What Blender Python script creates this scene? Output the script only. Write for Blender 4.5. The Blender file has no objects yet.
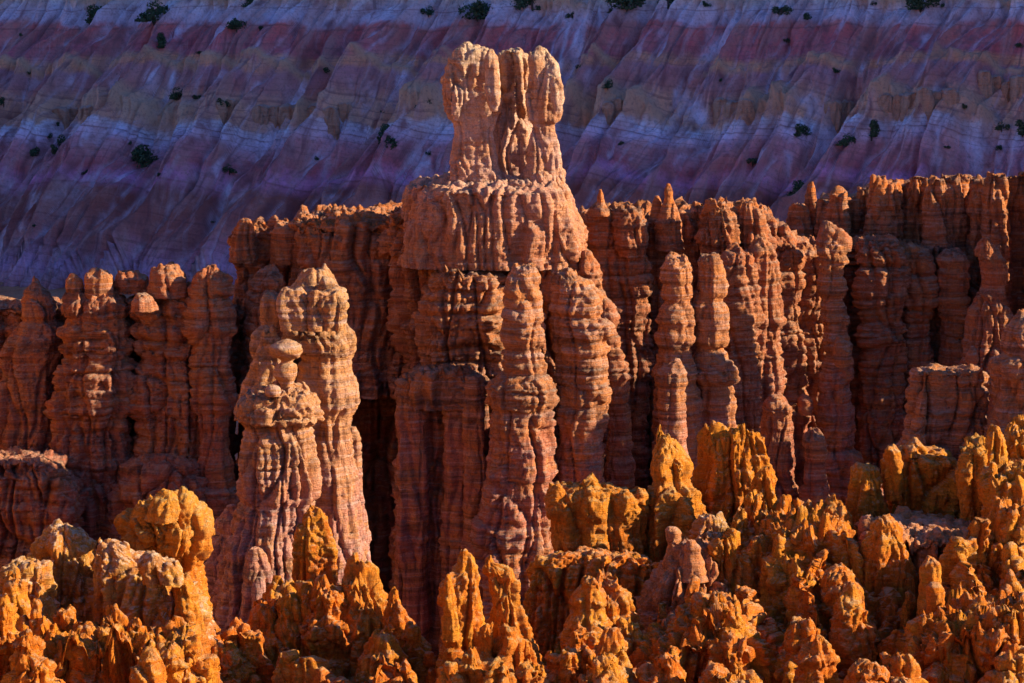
import bpy, math
import numpy as np

# ------------------------------------------------------------------ camera, sky, sun, exposure
sc = bpy.context.scene
PITCH = math.radians(9.0); F = 2700.0; CX, CY = 512.0, 341.5
cam_d = bpy.data.cameras.new('camera'); cam = bpy.data.objects.new('camera', cam_d)
sc.collection.objects.link(cam); sc.camera = cam
cam_d.sensor_width = 36; cam_d.lens = F*36/1024; cam_d.clip_end = 8000; cam_d.clip_start = 1
cam.location = (0, 0, 0); cam.rotation_euler = (math.pi/2 - PITCH, 0, 0)

SUN_EL = math.radians(21); SUN_AZ = math.radians(95)      # azimuth from +Y towards +X
w = bpy.data.worlds.new('World'); sc.world = w; w.use_nodes = True
wn = w.node_tree.nodes; bg = wn['Background']
sky = wn.new('ShaderNodeTexSky'); sky.sky_type = 'NISHITA'; sky.sun_disc = False
sky.sun_elevation = SUN_EL; sky.sun_rotation = SUN_AZ; sky.air_density = 1.0; sky.dust_density = 0.2; sky.ozone_density = 6.0
tint = wn.new('ShaderNodeMix'); tint.data_type = 'RGBA'; tint.blend_type = 'MULTIPLY'; tint.inputs[0].default_value = 1.0
tint.inputs[7].default_value = (0.62, 0.66, 1.0, 1)      # deep clear morning sky
w.node_tree.links.new(sky.outputs[0], tint.inputs[6]); w.node_tree.links.new(tint.outputs[2], bg.inputs[0]); bg.inputs[1].default_value = 0.092
sun_d = bpy.data.lights.new('sun', 'SUN'); sun = bpy.data.objects.new('sun', sun_d); sc.collection.objects.link(sun)
sun_d.energy = 5.0; sun_d.angle = math.radians(0.5); sun_d.color = (1.0, 0.86, 0.68)
from mathutils import Vector
sdir = Vector((math.sin(SUN_AZ)*math.cos(SUN_EL), math.cos(SUN_AZ)*math.cos(SUN_EL), math.sin(SUN_EL)))
sun.rotation_euler = sdir.to_track_quat('Z', 'Y').to_euler(); sun.location = (60, 150, 60)
sc.view_settings.view_transform = 'Standard'; sc.view_settings.look = 'None'
sc.view_settings.exposure = 1.25; sc.view_settings.gamma = 1.0
sc.cycles.diffuse_bounces = 5; sc.cycles.max_bounces = 6

# ------------------------------------------------------------------ pixels of a plane at distance Y -> metres
cp, sp = math.cos(PITCH), math.sin(PITCH)
def at(px, py, Y):
    px = np.asarray(px, float); py = np.asarray(py, float)
    u = (px-CX)/F; v = (CY-py)/F
    t = Y/(cp+v*sp)
    return u*t, (-sp+v*cp)*t
def to_px(P):
    d = P[:, 1]*cp-P[:, 2]*sp
    return CX+F*P[:, 0]/d, CY-F*(P[:, 1]*sp+P[:, 2]*cp)/d
FLOOR = -97.0

# ------------------------------------------------------------------ noise
_r = np.random.RandomState(7)
PERM = np.concatenate([_r.permutation(256)]*2).astype(np.int32)
G = _r.normal(size=(256, 3)).astype(np.float32); G /= np.linalg.norm(G, axis=1)[:, None]
def perlin(x, y, z):
    x = x.astype(np.float32); y = y.astype(np.float32); z = z.astype(np.float32)
    xi = np.floor(x); yi = np.floor(y); zi = np.floor(z)
    xf = x-xi; yf = y-yi; zf = z-zi
    xi = xi.astype(np.int32) & 255; yi = yi.astype(np.int32) & 255; zi = zi.astype(np.int32) & 255
    u = xf*xf*xf*(xf*(xf*6-15)+10); v = yf*yf*yf*(yf*(yf*6-15)+10); ww = zf*zf*zf*(zf*(zf*6-15)+10)
    out = 0
    for a in (0, 1):
        pa = PERM[(xi+a) & 255]; wa = u if a else 1-u
        for b in (0, 1):
            pb = PERM[(pa+yi+b) & 255]; wb = v if b else 1-v
            for c in (0, 1):
                g = G[PERM[(pb+zi+c) & 255]]; wc = ww if c else 1-ww
                out = out + wa*wb*wc*(g[..., 0]*(xf-a)+g[..., 1]*(yf-b)+g[..., 2]*(zf-c))
    return out*1.6
def nz(P, fx, fz=None, off=0.0):
    fz = fx if fz is None else fz
    return perlin(P[..., 0]*fx+off, P[..., 1]*fx+off*1.7, P[..., 2]*fz+off*0.6)
def fbm(P, f, o=3, off=0.0, fz=None):
    s = 0; a = 1.0; fz = f if fz is None else fz
    for k in range(o):
        s = s+a*nz(P, f, fz, off+k*13.1); f *= 2.05; fz *= 2.05; a *= 0.5
    return s

JT = _r.uniform(0.12, 0.88, size=(256, 4)).astype(np.float32)
def worley(x, y, z):
    x = x.astype(np.float32); y = y.astype(np.float32); z = z.astype(np.float32)
    xi = np.floor(x).astype(np.int32); yi = np.floor(y).astype(np.int32); zi = np.floor(z).astype(np.int32)
    f1 = np.full(x.shape, 9, np.float32); f2 = f1.copy(); rv = np.zeros(x.shape, np.float32)
    for a in (-1, 0, 1):
        pa = PERM[(xi+a) & 255]
        for b in (-1, 0, 1):
            pb = PERM[(pa+yi+b) & 255]
            for c in (-1, 0, 1):
                j = JT[PERM[(pb+zi+c) & 255]]
                d = (xi+a+j[..., 0]-x)**2+(yi+b+j[..., 1]-y)**2+(zi+c+j[..., 2]-z)**2
                n = d < f1
                f2 = np.where(n, f1, np.minimum(f2, d)); f1 = np.where(n, d, f1); rv = np.where(n, j[..., 3], rv)
    return np.sqrt(f1), np.sqrt(f2), rv
# rock beds shared by every formation: (outward metres) as a function of height
_r2 = np.random.RandomState(21)
def beds(tmin, tmax, lo, hi, power, seed):
    r = np.random.RandomState(seed); zs = np.arange(-115, 40, 0.04); out = np.zeros_like(zs); z = -115
    while z < 40:
        t = r.uniform(tmin, tmax); lvl = r.uniform(lo, hi)
        m = (zs >= z) & (zs < z+t); q = (zs[m]-z)/t
        out[m] = lvl*(1-np.abs(2*q-1)**power)-0.35*hi*np.abs(2*q-1)**8
        z += t
    return zs, out
B1 = beds(1.6, 6.5, -0.1, 1.0, 9.0, 5); B2 = beds(0.4, 1.7, -0.4, 1.0, 5.0, 9)

# ------------------------------------------------------------------ materials
def ramp(nt, stops, interp='LINEAR'):
    n = nt.nodes.new('ShaderNodeValToRGB'); e = n.color_ramp.elements; n.color_ramp.interpolation = interp
    while len(e) > 1: e.remove(e[0])
    e[0].position = stops[0][0]; e[0].color = (*stops[0][1], 1)
    for p, c in stops[1:]:
        k = e.new(p); k.color = (*c, 1)
    return n
def noise_n(nt, vec, scale, detail=4, rough=0.6, vscale=None):
    if vscale:
        m = nt.nodes.new('ShaderNodeVectorMath'); m.operation = 'MULTIPLY'; m.inputs[1].default_value = vscale
        nt.links.new(vec, m.inputs[0]); vec = m.outputs[0]
    n = nt.nodes.new('ShaderNodeTexNoise'); n.inputs['Scale'].default_value = scale
    n.inputs['Detail'].default_value = detail; n.inputs['Roughness'].default_value = rough
    nt.links.new(vec, n.inputs['Vector']); return n.outputs[0]
def mathn(nt, op, a, b=None, c=None, clamp=False):
    n = nt.nodes.new('ShaderNodeMath'); n.operation = op; n.use_clamp = clamp
    for i, v in enumerate((a, b, c)):
        if v is None: continue
        if isinstance(v, (int, float)): n.inputs[i].default_value = v
        else: nt.links.new(v, n.inputs[i])
    return n.outputs[0]
def mr(nt, v, a, b, c=0.0, d=1.0):
    n = nt.nodes.new('ShaderNodeMapRange'); n.inputs[1].default_value = a; n.inputs[2].default_value = b
    n.inputs[3].default_value = c; n.inputs[4].default_value = d; nt.links.new(v, n.inputs[0]); return n.outputs[0]
def mix(nt, f, a, b, mode='MIX'):
    n = nt.nodes.new('ShaderNodeMix'); n.data_type = 'RGBA'; n.blend_type = mode
    if isinstance(f, (int, float)): n.inputs[0].default_value = f
    else: nt.links.new(f, n.inputs[0])
    for i, v in ((6, a), (7, b)):
        if isinstance(v, tuple): n.inputs[i].default_value = (*v, 1)
        else: nt.links.new(v, n.inputs[i])
    return n.outputs[2]
def new_mat(name):
    m = bpy.data.materials.new(name); m.use_nodes = True; nt = m.node_tree
    b = nt.nodes['Principled BSDF']; b.inputs['Roughness'].default_value = 0.93
    b.inputs['Specular IOR Level'].default_value = 0.15
    geo = nt.nodes.new('ShaderNodeNewGeometry')
    return m, nt, b, geo

def rock_mat(name, zlo, zhi, bands, alt, crust, crust_amt=0.6, stain=(0.10, 0.05, 0.03), stain_amt=0.45, bump=0.5, bs=1.0, pale=(0.7, 0.5, 0.36), pale_amt=0.3, strat=1.0):
    """bands: colour stops over height; alt: second colour in patches; crust: colour of the weathered upward faces."""
    m, nt, b, geo = new_mat(name); L = nt.links
    pos = geo.outputs['Position']
    sep = nt.nodes.new('ShaderNodeSeparateXYZ'); L.new(pos, sep.inputs[0]); z = sep.outputs[2]
    wob = noise_n(nt, pos, 0.12, 3); zz = mathn(nt, 'ADD', z, mr(nt, wob, 0, 1, -3.0, 3.0))
    wob2 = noise_n(nt, pos, 1.1, 2); zz = mathn(nt, 'ADD', zz, mr(nt, wob2, 0, 1, -0.5, 0.5))
    rp = ramp(nt, bands); L.new(mr(nt, zz, zlo, zhi), rp.inputs[0]); col = rp.outputs[0]
    patch = mr(nt, noise_n(nt, pos, 0.33, 5, 0.62), 0.47, 0.58)
    col = mix(nt, mathn(nt, 'MULTIPLY', patch, 0.8), col, alt)
    # thin strata
    st = noise_n(nt, pos, 1.0, 3, 0.7, (0.10, 0.10, 2.6))
    col = mix(nt, mathn(nt, 'MULTIPLY', mr(nt, st, 0.50, 0.66), 0.5*strat), col, pale)
    st2 = noise_n(nt, pos, 1.0, 3, 0.7, (0.07, 0.07, 1.3))
    col = mix(nt, mathn(nt, 'MULTIPLY', mr(nt, st2, 0.50, 0.64), 0.6*strat), col, stain)
    # vertical streaks running down the faces
    vs = noise_n(nt, pos, 1.0, 5, 0.65, (1.6, 1.6, 0.16))
    col = mix(nt, mathn(nt, 'MULTIPLY', mr(nt, vs, 0.54, 0.74), stain_amt), col, stain)
    vs2 = noise_n(nt, pos, 1.0, 4, 0.65, (2.3, 2.3, 0.22))
    col = mix(nt, mathn(nt, 'MULTIPLY', mr(nt, vs2, 0.58, 0.78), pale_amt), col, pale)
    # fine grain
    gr = noise_n(nt, pos, 5.0, 4, 0.7)
    col = mix(nt, mr(nt, gr, 0.35, 0.75, 0.0, 0.8), col, mix(nt, 0.55, col, stain))
    pit = noise_n(nt, pos, 2.1, 6, .8)
    col = mix(nt, mr(nt, pit, .53, .64, 0, .45), col, mix(nt, .8, col, stain))
    # crust on ledges and tops
    sn = nt.nodes.new('ShaderNodeSeparateXYZ'); L.new(geo.outputs['True Normal'], sn.inputs[0])
    up = mr(nt, sn.outputs[2], 0.35, 0.8)
    cn = mr(nt, noise_n(nt, pos, 1.3, 5, 0.7), 0.36, 0.58)
    col = mix(nt, mathn(nt, 'MULTIPLY', mathn(nt, 'MULTIPLY', up, cn), crust_amt), col, crust)
    L.new(col, b.inputs['Base Color'])
    h1 = noise_n(nt, pos, 2.2*bs, 6, 0.72)
    h2 = noise_n(nt, pos, 1.0, 5, 0.7, (3.0*bs, 3.0*bs, 0.5*bs))
    h3 = noise_n(nt, pos, 1.0, 4, 0.7, (0.5*bs, 0.5*bs, 5.0*bs))
    h = mathn(nt, 'ADD', mathn(nt, 'ADD', mathn(nt, 'MULTIPLY', h1, .7), mathn(nt, 'MULTIPLY', h2, 0.7)), mathn(nt, 'MULTIPLY', h3, 0.9))
    bp = nt.nodes.new('ShaderNodeBump'); bp.inputs['Strength'].default_value = 1.0; bp.inputs['Distance'].default_value = bump
    L.new(h, bp.inputs['Height']); L.new(bp.outputs[0], b.inputs['Normal'])
    return m

M = {}
M['castle'] = rock_mat('castle_rock', -62, -14, [(0, (.50, .15, .06)), (.35, (.58, .17, .06)), (.55, (.64, .22, .08)), (.68, (.80, .38, .22)), (.80, (.86, .48, .31)), (.92, (.86, .52, .30)), (1, (.80, .50, .24))],
                       (.74, .30, .11), (.46, .34, .22), pale=(.84, .62, .50), pale_amt=.6, stain_amt=.5, strat=.45)
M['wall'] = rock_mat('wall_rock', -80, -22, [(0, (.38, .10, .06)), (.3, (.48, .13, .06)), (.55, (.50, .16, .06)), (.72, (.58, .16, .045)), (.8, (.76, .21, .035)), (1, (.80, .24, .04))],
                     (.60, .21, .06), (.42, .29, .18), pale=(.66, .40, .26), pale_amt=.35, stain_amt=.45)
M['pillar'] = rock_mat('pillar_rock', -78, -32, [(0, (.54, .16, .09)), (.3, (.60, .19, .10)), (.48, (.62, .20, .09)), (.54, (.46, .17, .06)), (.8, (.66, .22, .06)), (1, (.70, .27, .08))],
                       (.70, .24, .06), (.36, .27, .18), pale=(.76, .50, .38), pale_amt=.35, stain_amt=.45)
M['pink'] = rock_mat('pink_banded_rock', -72, -32, [(0, (.60, .28, .23)), (.25, (.64, .27, .18)), (.46, (.62, .24, .13)), (.55, (.66, .28, .10)), (.85, (.68, .30, .09)), (1, (.70, .36, .14))],
                     (.68, .27, .08), (.50, .36, .22), pale=(.78, .54, .44), pale_amt=.45, stain_amt=.45)
M['fore'] = rock_mat('orange_rock', -60, -36, [(0, (.78, .15, .008)), (.4, (.84, .205, .008)), (.7, (.85, .27, .012)), (1, (.82, .33, .03))],
                     (.88, .33, .02), (.56, .42, .22), crust_amt=.55, stain=(.22, .07, .012), stain_amt=.5, pale=(.80, .46, .16), pale_amt=.25, bump=.45, bs=1.5, strat=.4)
M['forepale'] = rock_mat('pale_crusted_rock', -56, -36, [(0, (.80, .21, .012)), (.4, (.80, .26, .02)), (.62, (.78, .40, .13)), (1, (.74, .48, .27))],
                     (.80, .38, .06), (.70, .50, .32), crust_amt=.85, stain=(.16, .08, .04), stain_amt=.55, pale=(.76, .56, .42), pale_amt=.5, bump=.45, bs=1.5, strat=.4)
M['foreyel'] = rock_mat('yellow_orange_rock', -56, -36, [(0, (.80, .18, .008)), (.4, (.84, .23, .01)), (.7, (.82, .33, .03)), (1, (.78, .40, .07))],
                     (.86, .28, .015), (.50, .40, .16), crust_amt=.6, stain=(.16, .08, .02), stain_amt=.5, pale=(.78, .50, .18), pale_amt=.3, bump=.45, bs=1.5, strat=.4)
M['bounce_rock'] = rock_mat('bounce_wall_rock', -97, 5, [(0, (.66, .26, .05)), (.5, (.72, .30, .07)), (1, (.72, .38, .14))], (.74, .34, .08), (.60, .42, .26), strat=.4, stain_amt=.2)  # bright orange for the added unseen wall, to bounce warm light
M['slopepink'] = rock_mat('pink_debris_rock', -56, -36, [(0, (.76, .22, .04)), (.6, (.78, .30, .10)), (1, (.78, .34, .13))],
                     (.74, .27, .07), (.62, .40, .26), crust_amt=.5, stain=(.20, .07, .03), stain_amt=.4, pale=(.80, .54, .40), pale_amt=.4, bump=.45, bs=1.5, strat=.4)


# ------------------------------------------------------------------ mesh helpers
def mesh_grid(name, P, mat, parent=None, wrap=False, keep=None, smooth=True):
    m_, n_ = P.shape[:2]
    idx = np.arange(m_*n_, dtype=np.int32).reshape(m_, n_)
    if wrap: a = idx[:-1]; b = np.roll(idx, -1, axis=1)[:-1]; c = np.roll(idx, -1, axis=1)[1:]; d = idx[1:]
    else: a = idx[:-1, :-1]; b = idx[:-1, 1:]; c = idx[1:, 1:]; d = idx[1:, :-1]
    Q = np.stack([d, c, b, a], -1).reshape(-1, 4)
    me = bpy.data.meshes.new(name)
    me.vertices.add(m_*n_); me.vertices.foreach_set('co', P.reshape(-1).astype(np.float32))
    me.loops.add(len(Q)*4); me.loops.foreach_set('vertex_index', Q.reshape(-1).astype(np.int32))
    me.polygons.add(len(Q)); me.polygons.foreach_set('loop_start', np.arange(0, len(Q)*4, 4, dtype=np.int32))
    me.polygons.foreach_set('use_smooth', np.full(len(Q), smooth)); me.update(calc_edges=True)
    me.materials.append(mat)
    o = bpy.data.objects.new(name, me); sc.collection.objects.link(o)
    if parent: o.parent = parent; o.matrix_parent_inverse = parent.matrix_world.inverted()
    return o
def grid_normals(P, wrap):
    du = np.gradient(P, axis=0)
    if wrap: dv = (np.roll(P, -1, 1)-np.roll(P, 1, 1))
    else: dv = np.gradient(P, axis=1)
    n = np.cross(du, dv); l = np.linalg.norm(n, axis=-1, keepdims=True)
    return n/np.maximum(l, 1e-9)

STYLES = {   # bed1, bed2, flute, crack, lump, fine, jag, block, joint
    'bed':    dict(b1=1.15, b2=.40, fl=.45, ck=.9, lump=.08, fine=.14, jag=1.0, bk=.60, jt=1.1, dome=.04),
    'pillar': dict(b1=.45, b2=.38, fl=.50, ck=.9, lump=.06, fine=.14, jag=.8, bk=.65, jt=1.2, dome=.04),
    'castle': dict(bz=2.2, cz=.7, b1=.20, b2=.20, fl=.80, ck=.9, lump=.04, fine=.14, jag=.8, bk=.45, jt=1.1, dome=.04),
    'cliff':  dict(b1=.45, b2=.32, fl=.90, ck=1.2, lump=.08, fine=.15, jag=1.3, bk=.60, jt=1.9, dome=.02),
    'shaft':  dict(bz=2.5, b1=.30, b2=.32, fl=1.0, ck=1.0, lump=.05, fine=.13, jag=.4, bk=.45, jt=1.1, dome=.04),
    'fore':   dict(b1=.15, b2=.16, fl=1.60, ck=1.3, lump=.05, fine=.26, jag=1.2, bk=.75, jt=1.5, bx=1.7, bz=5.0, cx=.6, cz=1.1, dome=.02),
    'knob':   dict(b1=.10, b2=.16, fl=.30, ck=.35, lump=.12, fine=.16, jag=.3, bk=.50, jt=.5, dome=.10),
    'talus':  dict(b1=.15, b2=.12, fl=.60, ck=.35, lump=.20, fine=.20, jag=.3, bk=.35, jt=.3, dome=.06),
}
NV = [0]
def relief(P, Q, sz, side, st):
    zz = P[..., 2]+1.5*nz(Q, 1/14.)+0.4*nz(Q, 1/4., off=4)
    va = np.clip(.75+1.5*nz(Q, 1/5., 1/6., off=31), .05, 1.7)          # a bed sticks out here and is worn back there
    d = st['b1']*sz*va*(np.interp(zz, *B1)-.3)*side+st['b2']*np.sqrt(sz)*(np.interp(zz, *B2)-.3)*side
    wx = 1.1*nz(Q, 1/6., off=8)
    Qw = Q.copy(); Qw[..., 0] += wx; Qw[..., 1] += wx*.6
    f1, f2, rv = worley(Qw[..., 0]/3.1, Qw[..., 1]/3.1, zz/17.)        # tall joint-bound slabs
    d += st['jt']*sz*(1.5*(rv-.5)-.8*np.exp(-((f2-f1)/.07)**2))*side
    ck = nz(Qw, 1/4.2, 1/38., off=2); d += -st['ck']*sz*np.exp(-(ck/0.06)**2)*side
    ck3 = nz(Qw, 1/1.7, 1/12., off=5); d += -0.35*st['ck']*sz*np.exp(-(ck3/0.09)**2)*side
    fl = np.abs(nz(Qw, 1/1.5, 1/11., off=3)); d += st['fl']*np.sqrt(sz)*(fl-.25)*side
    lp = np.abs(nz(Q, 1/3.4, 1/2.4, off=6)); d += st['lump']*sz*(lp-.25)*2.2
    lp2 = np.abs(nz(Q, 1/1.25, 1/0.95, off=9)); d += st['lump']*np.sqrt(sz)*(lp2-.25)*.9
    f1, f2, rv = worley(Qw[..., 0]/st.get('bx', 2.6), Qw[..., 1]/st.get('bx', 2.6), zz/st.get('bz', 1.25))
    d += st['bk']*sz*(1.0*(rv-.5)-.45*np.exp(-((f2-f1)/.06)**2))
    f1, f2, rv = worley(Qw[..., 0]/st.get('cx', 1.1), Qw[..., 1]/st.get('cx', 1.1), zz/st.get('cz', .42))
    d += st['bk']*np.sqrt(sz)*(.42*(rv-.5)-.12*np.exp(-((f2-f1)/.08)**2))
    return d+st['fine']*np.sqrt(sz)*(fbm(Q, 1.9, 2, 11))
def top_rag(Q):
    f1, f2, rv = worley(Q[..., 0]/1.5, Q[..., 1]/1.5, Q[..., 2]/9.)
    f3, f4, rw = worley(Q[..., 0]/.6, Q[..., 1]/.6, Q[..., 2]/5.)
    return 2.0*(rv-.5)*np.clip((f2-f1)*4, 0, 1)+.8*(rw-.5)+.7*np.abs(nz(Q, 1/2.2, 1/6., off=15))-.2
def rock(name, prof, Y, mat, parent, style='bed', asp=1.0, dy=None, ex=2.4, res=0.18, splits=None, jag=None, ext=True, amp=1.0, flare=1.0, off=0.0, dz=0.0, lean=0.0):
    """prof: rows (pixel row, left, right) of the outline at distance Y, top to bottom; becomes a closed rock of real depth.
    splits: [(pixel row, part name), ...]: the rows above it are that part; the rest is `name`."""
    st = STYLES[style]; pr = np.array(prof, float)
    xl, z = at(pr[:, 1], pr[:, 0], Y); xr, _ = at(pr[:, 2], pr[:, 0], Y)
    o = np.argsort(-z); z = z[o]; xl = xl[o]; xr = xr[o]
    cx = (xl+xr)/2; rx = (xr-xl)/2
    zd = np.arange(z[0], z[-1], -0.06); cxd = np.interp(-zd, -z, cx); rxd = np.interp(-zd, -z, rx)
    k = np.ones(5)/5; rxd = np.convolve(np.pad(rxd, 2, 'edge'), k, 'valid'); cxd = np.convolve(np.pad(cxd, 2, 'edge'), k, 'valid')
    s = np.concatenate([[0], np.cumsum(np.sqrt(np.diff(zd)**2+np.diff(rxd)**2+np.diff(cxd)**2*.3))])
    n = max(6, int(s[-1]/res)); ss = np.linspace(0, s[-1], n)
    Z = np.interp(ss, s, zd); RX = np.interp(ss, s, rxd); CXs = np.interp(ss, s, cxd)
    # cap rings
    nc = max(3, int(RX[0]/res)); cr = np.linspace(0.02, 1, nc, endpoint=False)
    dome = st['dome']*RX[0]
    Zc = Z[0]+dome*np.sqrt(1-cr**2)-0.0; ring_s = np.concatenate([cr, np.ones(n)])
    Z = np.concatenate([Zc, Z]); RX = np.concatenate([np.full(nc, RX[0])*cr, RX]); CXs = np.concatenate([np.full(nc, CXs[0]), CXs])
    RY = RX*asp if dy is None else np.where(ring_s < 1, ring_s*min(dy, max(RX[nc]*1.0, dy*.8)), np.minimum(dy, np.maximum(RX, dy*.8)))
    if ext and Z[-1] > FLOOR+1:
        ze = np.linspace(Z[-1], FLOOR-1, max(3, int((Z[-1]-FLOOR)/2.0)))[1:]
        g = 1+flare*0.12*(Z[-1]-ze)/20
        Z = np.concatenate([Z, ze]); RX = np.concatenate([RX, RX[-1]*g]); RY = np.concatenate([RY, RY[-1]*g]); CXs = np.concatenate([CXs, np.full(len(ze), CXs[-1])])
    # angles: even along the outline, dense towards the camera
    R0, R1 = np.median(RX), np.median(RY)
    th = np.linspace(0, 2*math.pi, 1441)
    def cont(t, a, b): c, s_ = np.cos(t), np.sin(t); return a*np.sign(c)*np.abs(c)**(2/ex), b*np.sign(s_)*np.abs(s_)**(2/ex)
    xx, yy = cont(th, R0, R1); dl = np.hypot(np.diff(xx), np.diff(yy)); ym = (yy[1:]+yy[:-1])/2
    wgt = np.where(ym < 0.25*R1, 1.0, 0.3); cs = np.concatenate([[0], np.cumsum(dl*wgt)])
    nt_ = int(np.clip(cs[-1]/res*1.05, 14, 900)); T = np.interp(np.linspace(0, cs[-1], nt_, endpoint=False), cs, th)
    c, s_ = np.cos(T), np.sin(T); ux = np.sign(c)*np.abs(c)**(2/ex); uy = np.sign(s_)*np.abs(s_)**(2/ex)
    P = np.empty((len(Z), nt_, 3)); P[..., 0] = CXs[:, None]+RX[:, None]*ux; P[..., 1] = Y+RY[:, None]*uy+lean*(Z[:, None]-Z[0]); P[..., 2] = Z[:, None]
    N = grid_normals(P, True)
    outw = np.empty_like(P); outw[..., 0] = ux/np.maximum(R0, .1); outw[..., 1] = uy/np.maximum(R1, .1); outw[..., 2] = 0.15
    flip = np.sign((N*outw).sum(-1).mean()) or 1; N = N*flip
    side = np.clip(1-np.abs(N[..., 2])*0.6, 0, 1)
    # the outline keeps its size: small rocks take smaller relief
    sz = np.clip(np.minimum(RX, RY*1.3)/4.5, 0.14, 1.0)[:, None]*amp
    Q = P+off*7.3
    d = relief(P, Q, sz, side, st)
    P = P+N*d[..., None]
    # ragged top
    j = (st['jag'] if jag is None else jag)
    wt = np.exp(-np.maximum(Z[nc]-Z, 0)/(1.2+j))[:, None]
    szj = np.clip(R0/2.5, .25, 1.0)
    P[..., 2] += wt*j*szj*top_rag(Q)
    if ext: P[-1, :, 2] = FLOOR-1
    NV[0] += P.shape[0]*P.shape[1]
    if flip < 0: P = P[:, ::-1]
    rows = []; start = 0
    for py, nm in (splits or []):
        zc = float(at(0, py, Y)[1]); e = int(np.searchsorted(-Z[nc:], -zc))+nc
        rows.append((nm, start, e)); start = e
    rows.append((name, start, len(Z)-1)); first = None
    for nm, a, b in rows:
        if b-a < 2: continue
        o = mesh_grid(nm, P[a:b+1], mat, parent, wrap=True); first = first or o
    return first
def fin(name, p0, p1, mat, parent, thick=1.3, slope=.16, drop=15., jag=1.6, seed=1, style='fore', res=.13, amp=1.0, bow=0.0):
    """a narrow wall of rock standing on edge from p0 to p1 (pixel x, pixel row of the crest, distance), with a stepped crest"""
    rs = np.random.RandomState(seed); st = STYLES[style]
    x0, z0 = at(p0[0], p0[1], p0[2]); x1, z1 = at(p1[0], p1[1], p1[2]); A = np.array([x0, p0[2]]); B = np.array([x1, p1[2]])
    L_ = np.linalg.norm(B-A); n = max(12, int((L_+abs(z1-z0)*.6)/res)); s = np.linspace(0, 1, n)
    dirn = (B-A)/L_; nrm = np.array([dirn[1], -dirn[0]])
    base = A+np.outer(s, B-A)+np.outer(np.sin(s*math.pi)*bow+.8*np.sin(s*9+seed)*min(1, L_/12), nrm)
    q = np.stack([base[:, 0]+seed*3.1, base[:, 1], np.zeros(n)+seed], -1)
    _, _, r1 = worley(s*L_/1.5+seed*7.7, s*0, s*0); _, _, r2 = worley(s*L_/.55+seed*3.3, s*0, s*0); r3 = np.abs(perlin(s*L_/4.5+seed*1.9, s*0, s*0))
    k = np.ones(3)/3; r1 = np.convolve(np.pad(r1, 1, 'edge'), k, 'valid'); r2 = np.convolve(np.pad(r2, 1, 'edge'), k, 'valid')
    crest = z0+(z1-z0)*s**rs.uniform(.8, 1.3)+jag*(.75*(r1-.5)+.45*(r2-.5)+2.0*(r3-.3))
    crest -= 5*np.exp(-s/.03)*.6+5*np.exp(-(1-s)/.03)*.6
    h = np.linspace(0, 1, max(16, int(drop/res)))**1.15*drop
    th_ = (thick*(.35+.65*np.clip(h/1.2, 0, 1)**.5))[:, None]*(.8+.4*np.abs(perlin(s*L_/5+seed, s*0+4, s*0)))[None]+slope*h[:, None]
    th_ = th_*np.clip(np.minimum(s, 1-s)*L_/1.2, .15, 1)[None]**.5
    hh = crest[None]-h[:, None]
    F_ = np.stack([base[None, :, 0]+nrm[0]*th_, base[None, :, 1]+nrm[1]*th_, hh], -1)
    K_ = np.stack([base[None, :, 0]-nrm[0]*th_, base[None, :, 1]-nrm[1]*th_, hh], -1)
    P = np.concatenate([F_[::-1], K_[1:]], 0)
    N = grid_normals(P, False); outw = P[..., :2]-base[None]; sg = np.sign((N[..., :2]*outw).sum(-1).mean()) or 1; N = N*sg
    side = np.clip(1-np.abs(N[..., 2])*.5, 0, 1); sz = np.full(P.shape[:2], .42*amp)
    Q = P+seed*7.3; d = relief(P, Q, sz, side, st); P = P+N*d[..., None]
    NV[0] += P.shape[0]*P.shape[1]
    # close the two ends
    mid = (P+P[::-1])/2; P = np.concatenate([mid[:, :1], P, mid[:, -1:]], 1)
    if sg < 0: P = P[:, ::-1]
    return mesh_grid(name, P, mat, parent)
def thing(name, label, cat, px, py, Y, group=None):
    e = bpy.data.objects.new(name, None); sc.collection.objects.link(e)
    x, z = at(px, py, Y); e.location = (float(x), Y, max(float(z), FLOOR) if py < 9000 else FLOOR); e.empty_display_size = 2
    bpy.context.view_layer.update()
    e['kind'] = 'thing'; e['label'] = label; e['category'] = cat
    if group: e['group'] = group
    return e
def hoodoo(name, label, cat, pieces, group=None):
    """pieces: (part name, profile, Y, material, options)"""
    p0 = pieces[0]; pr = p0[1]
    t = thing(name, label, cat, (pr[-1][1]+pr[-1][2])/2, 99999, p0[2], group)
    for i, (pn, prof, Y, mt, op) in enumerate(pieces): rock(pn, prof, Y, M[mt], t, **op)
    return t
def col(xc, yt, w0, w1, yb, sh=6, tip=.55, mid=None):
    """rounded column outline: top row yt, half width w0 below the shoulder, w1 at the foot row yb"""
    m = mid if mid else (w0*.45+w1*.55)
    return [(yt, xc-w0*tip, xc+w0*tip), (yt+sh*.5, xc-w0*.88, xc+w0*.85), (yt+sh, xc-w0, xc+w0), (yt+(yb-yt)*.45, xc-m, xc+m), (yb, xc-w1, xc+w1)]
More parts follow.
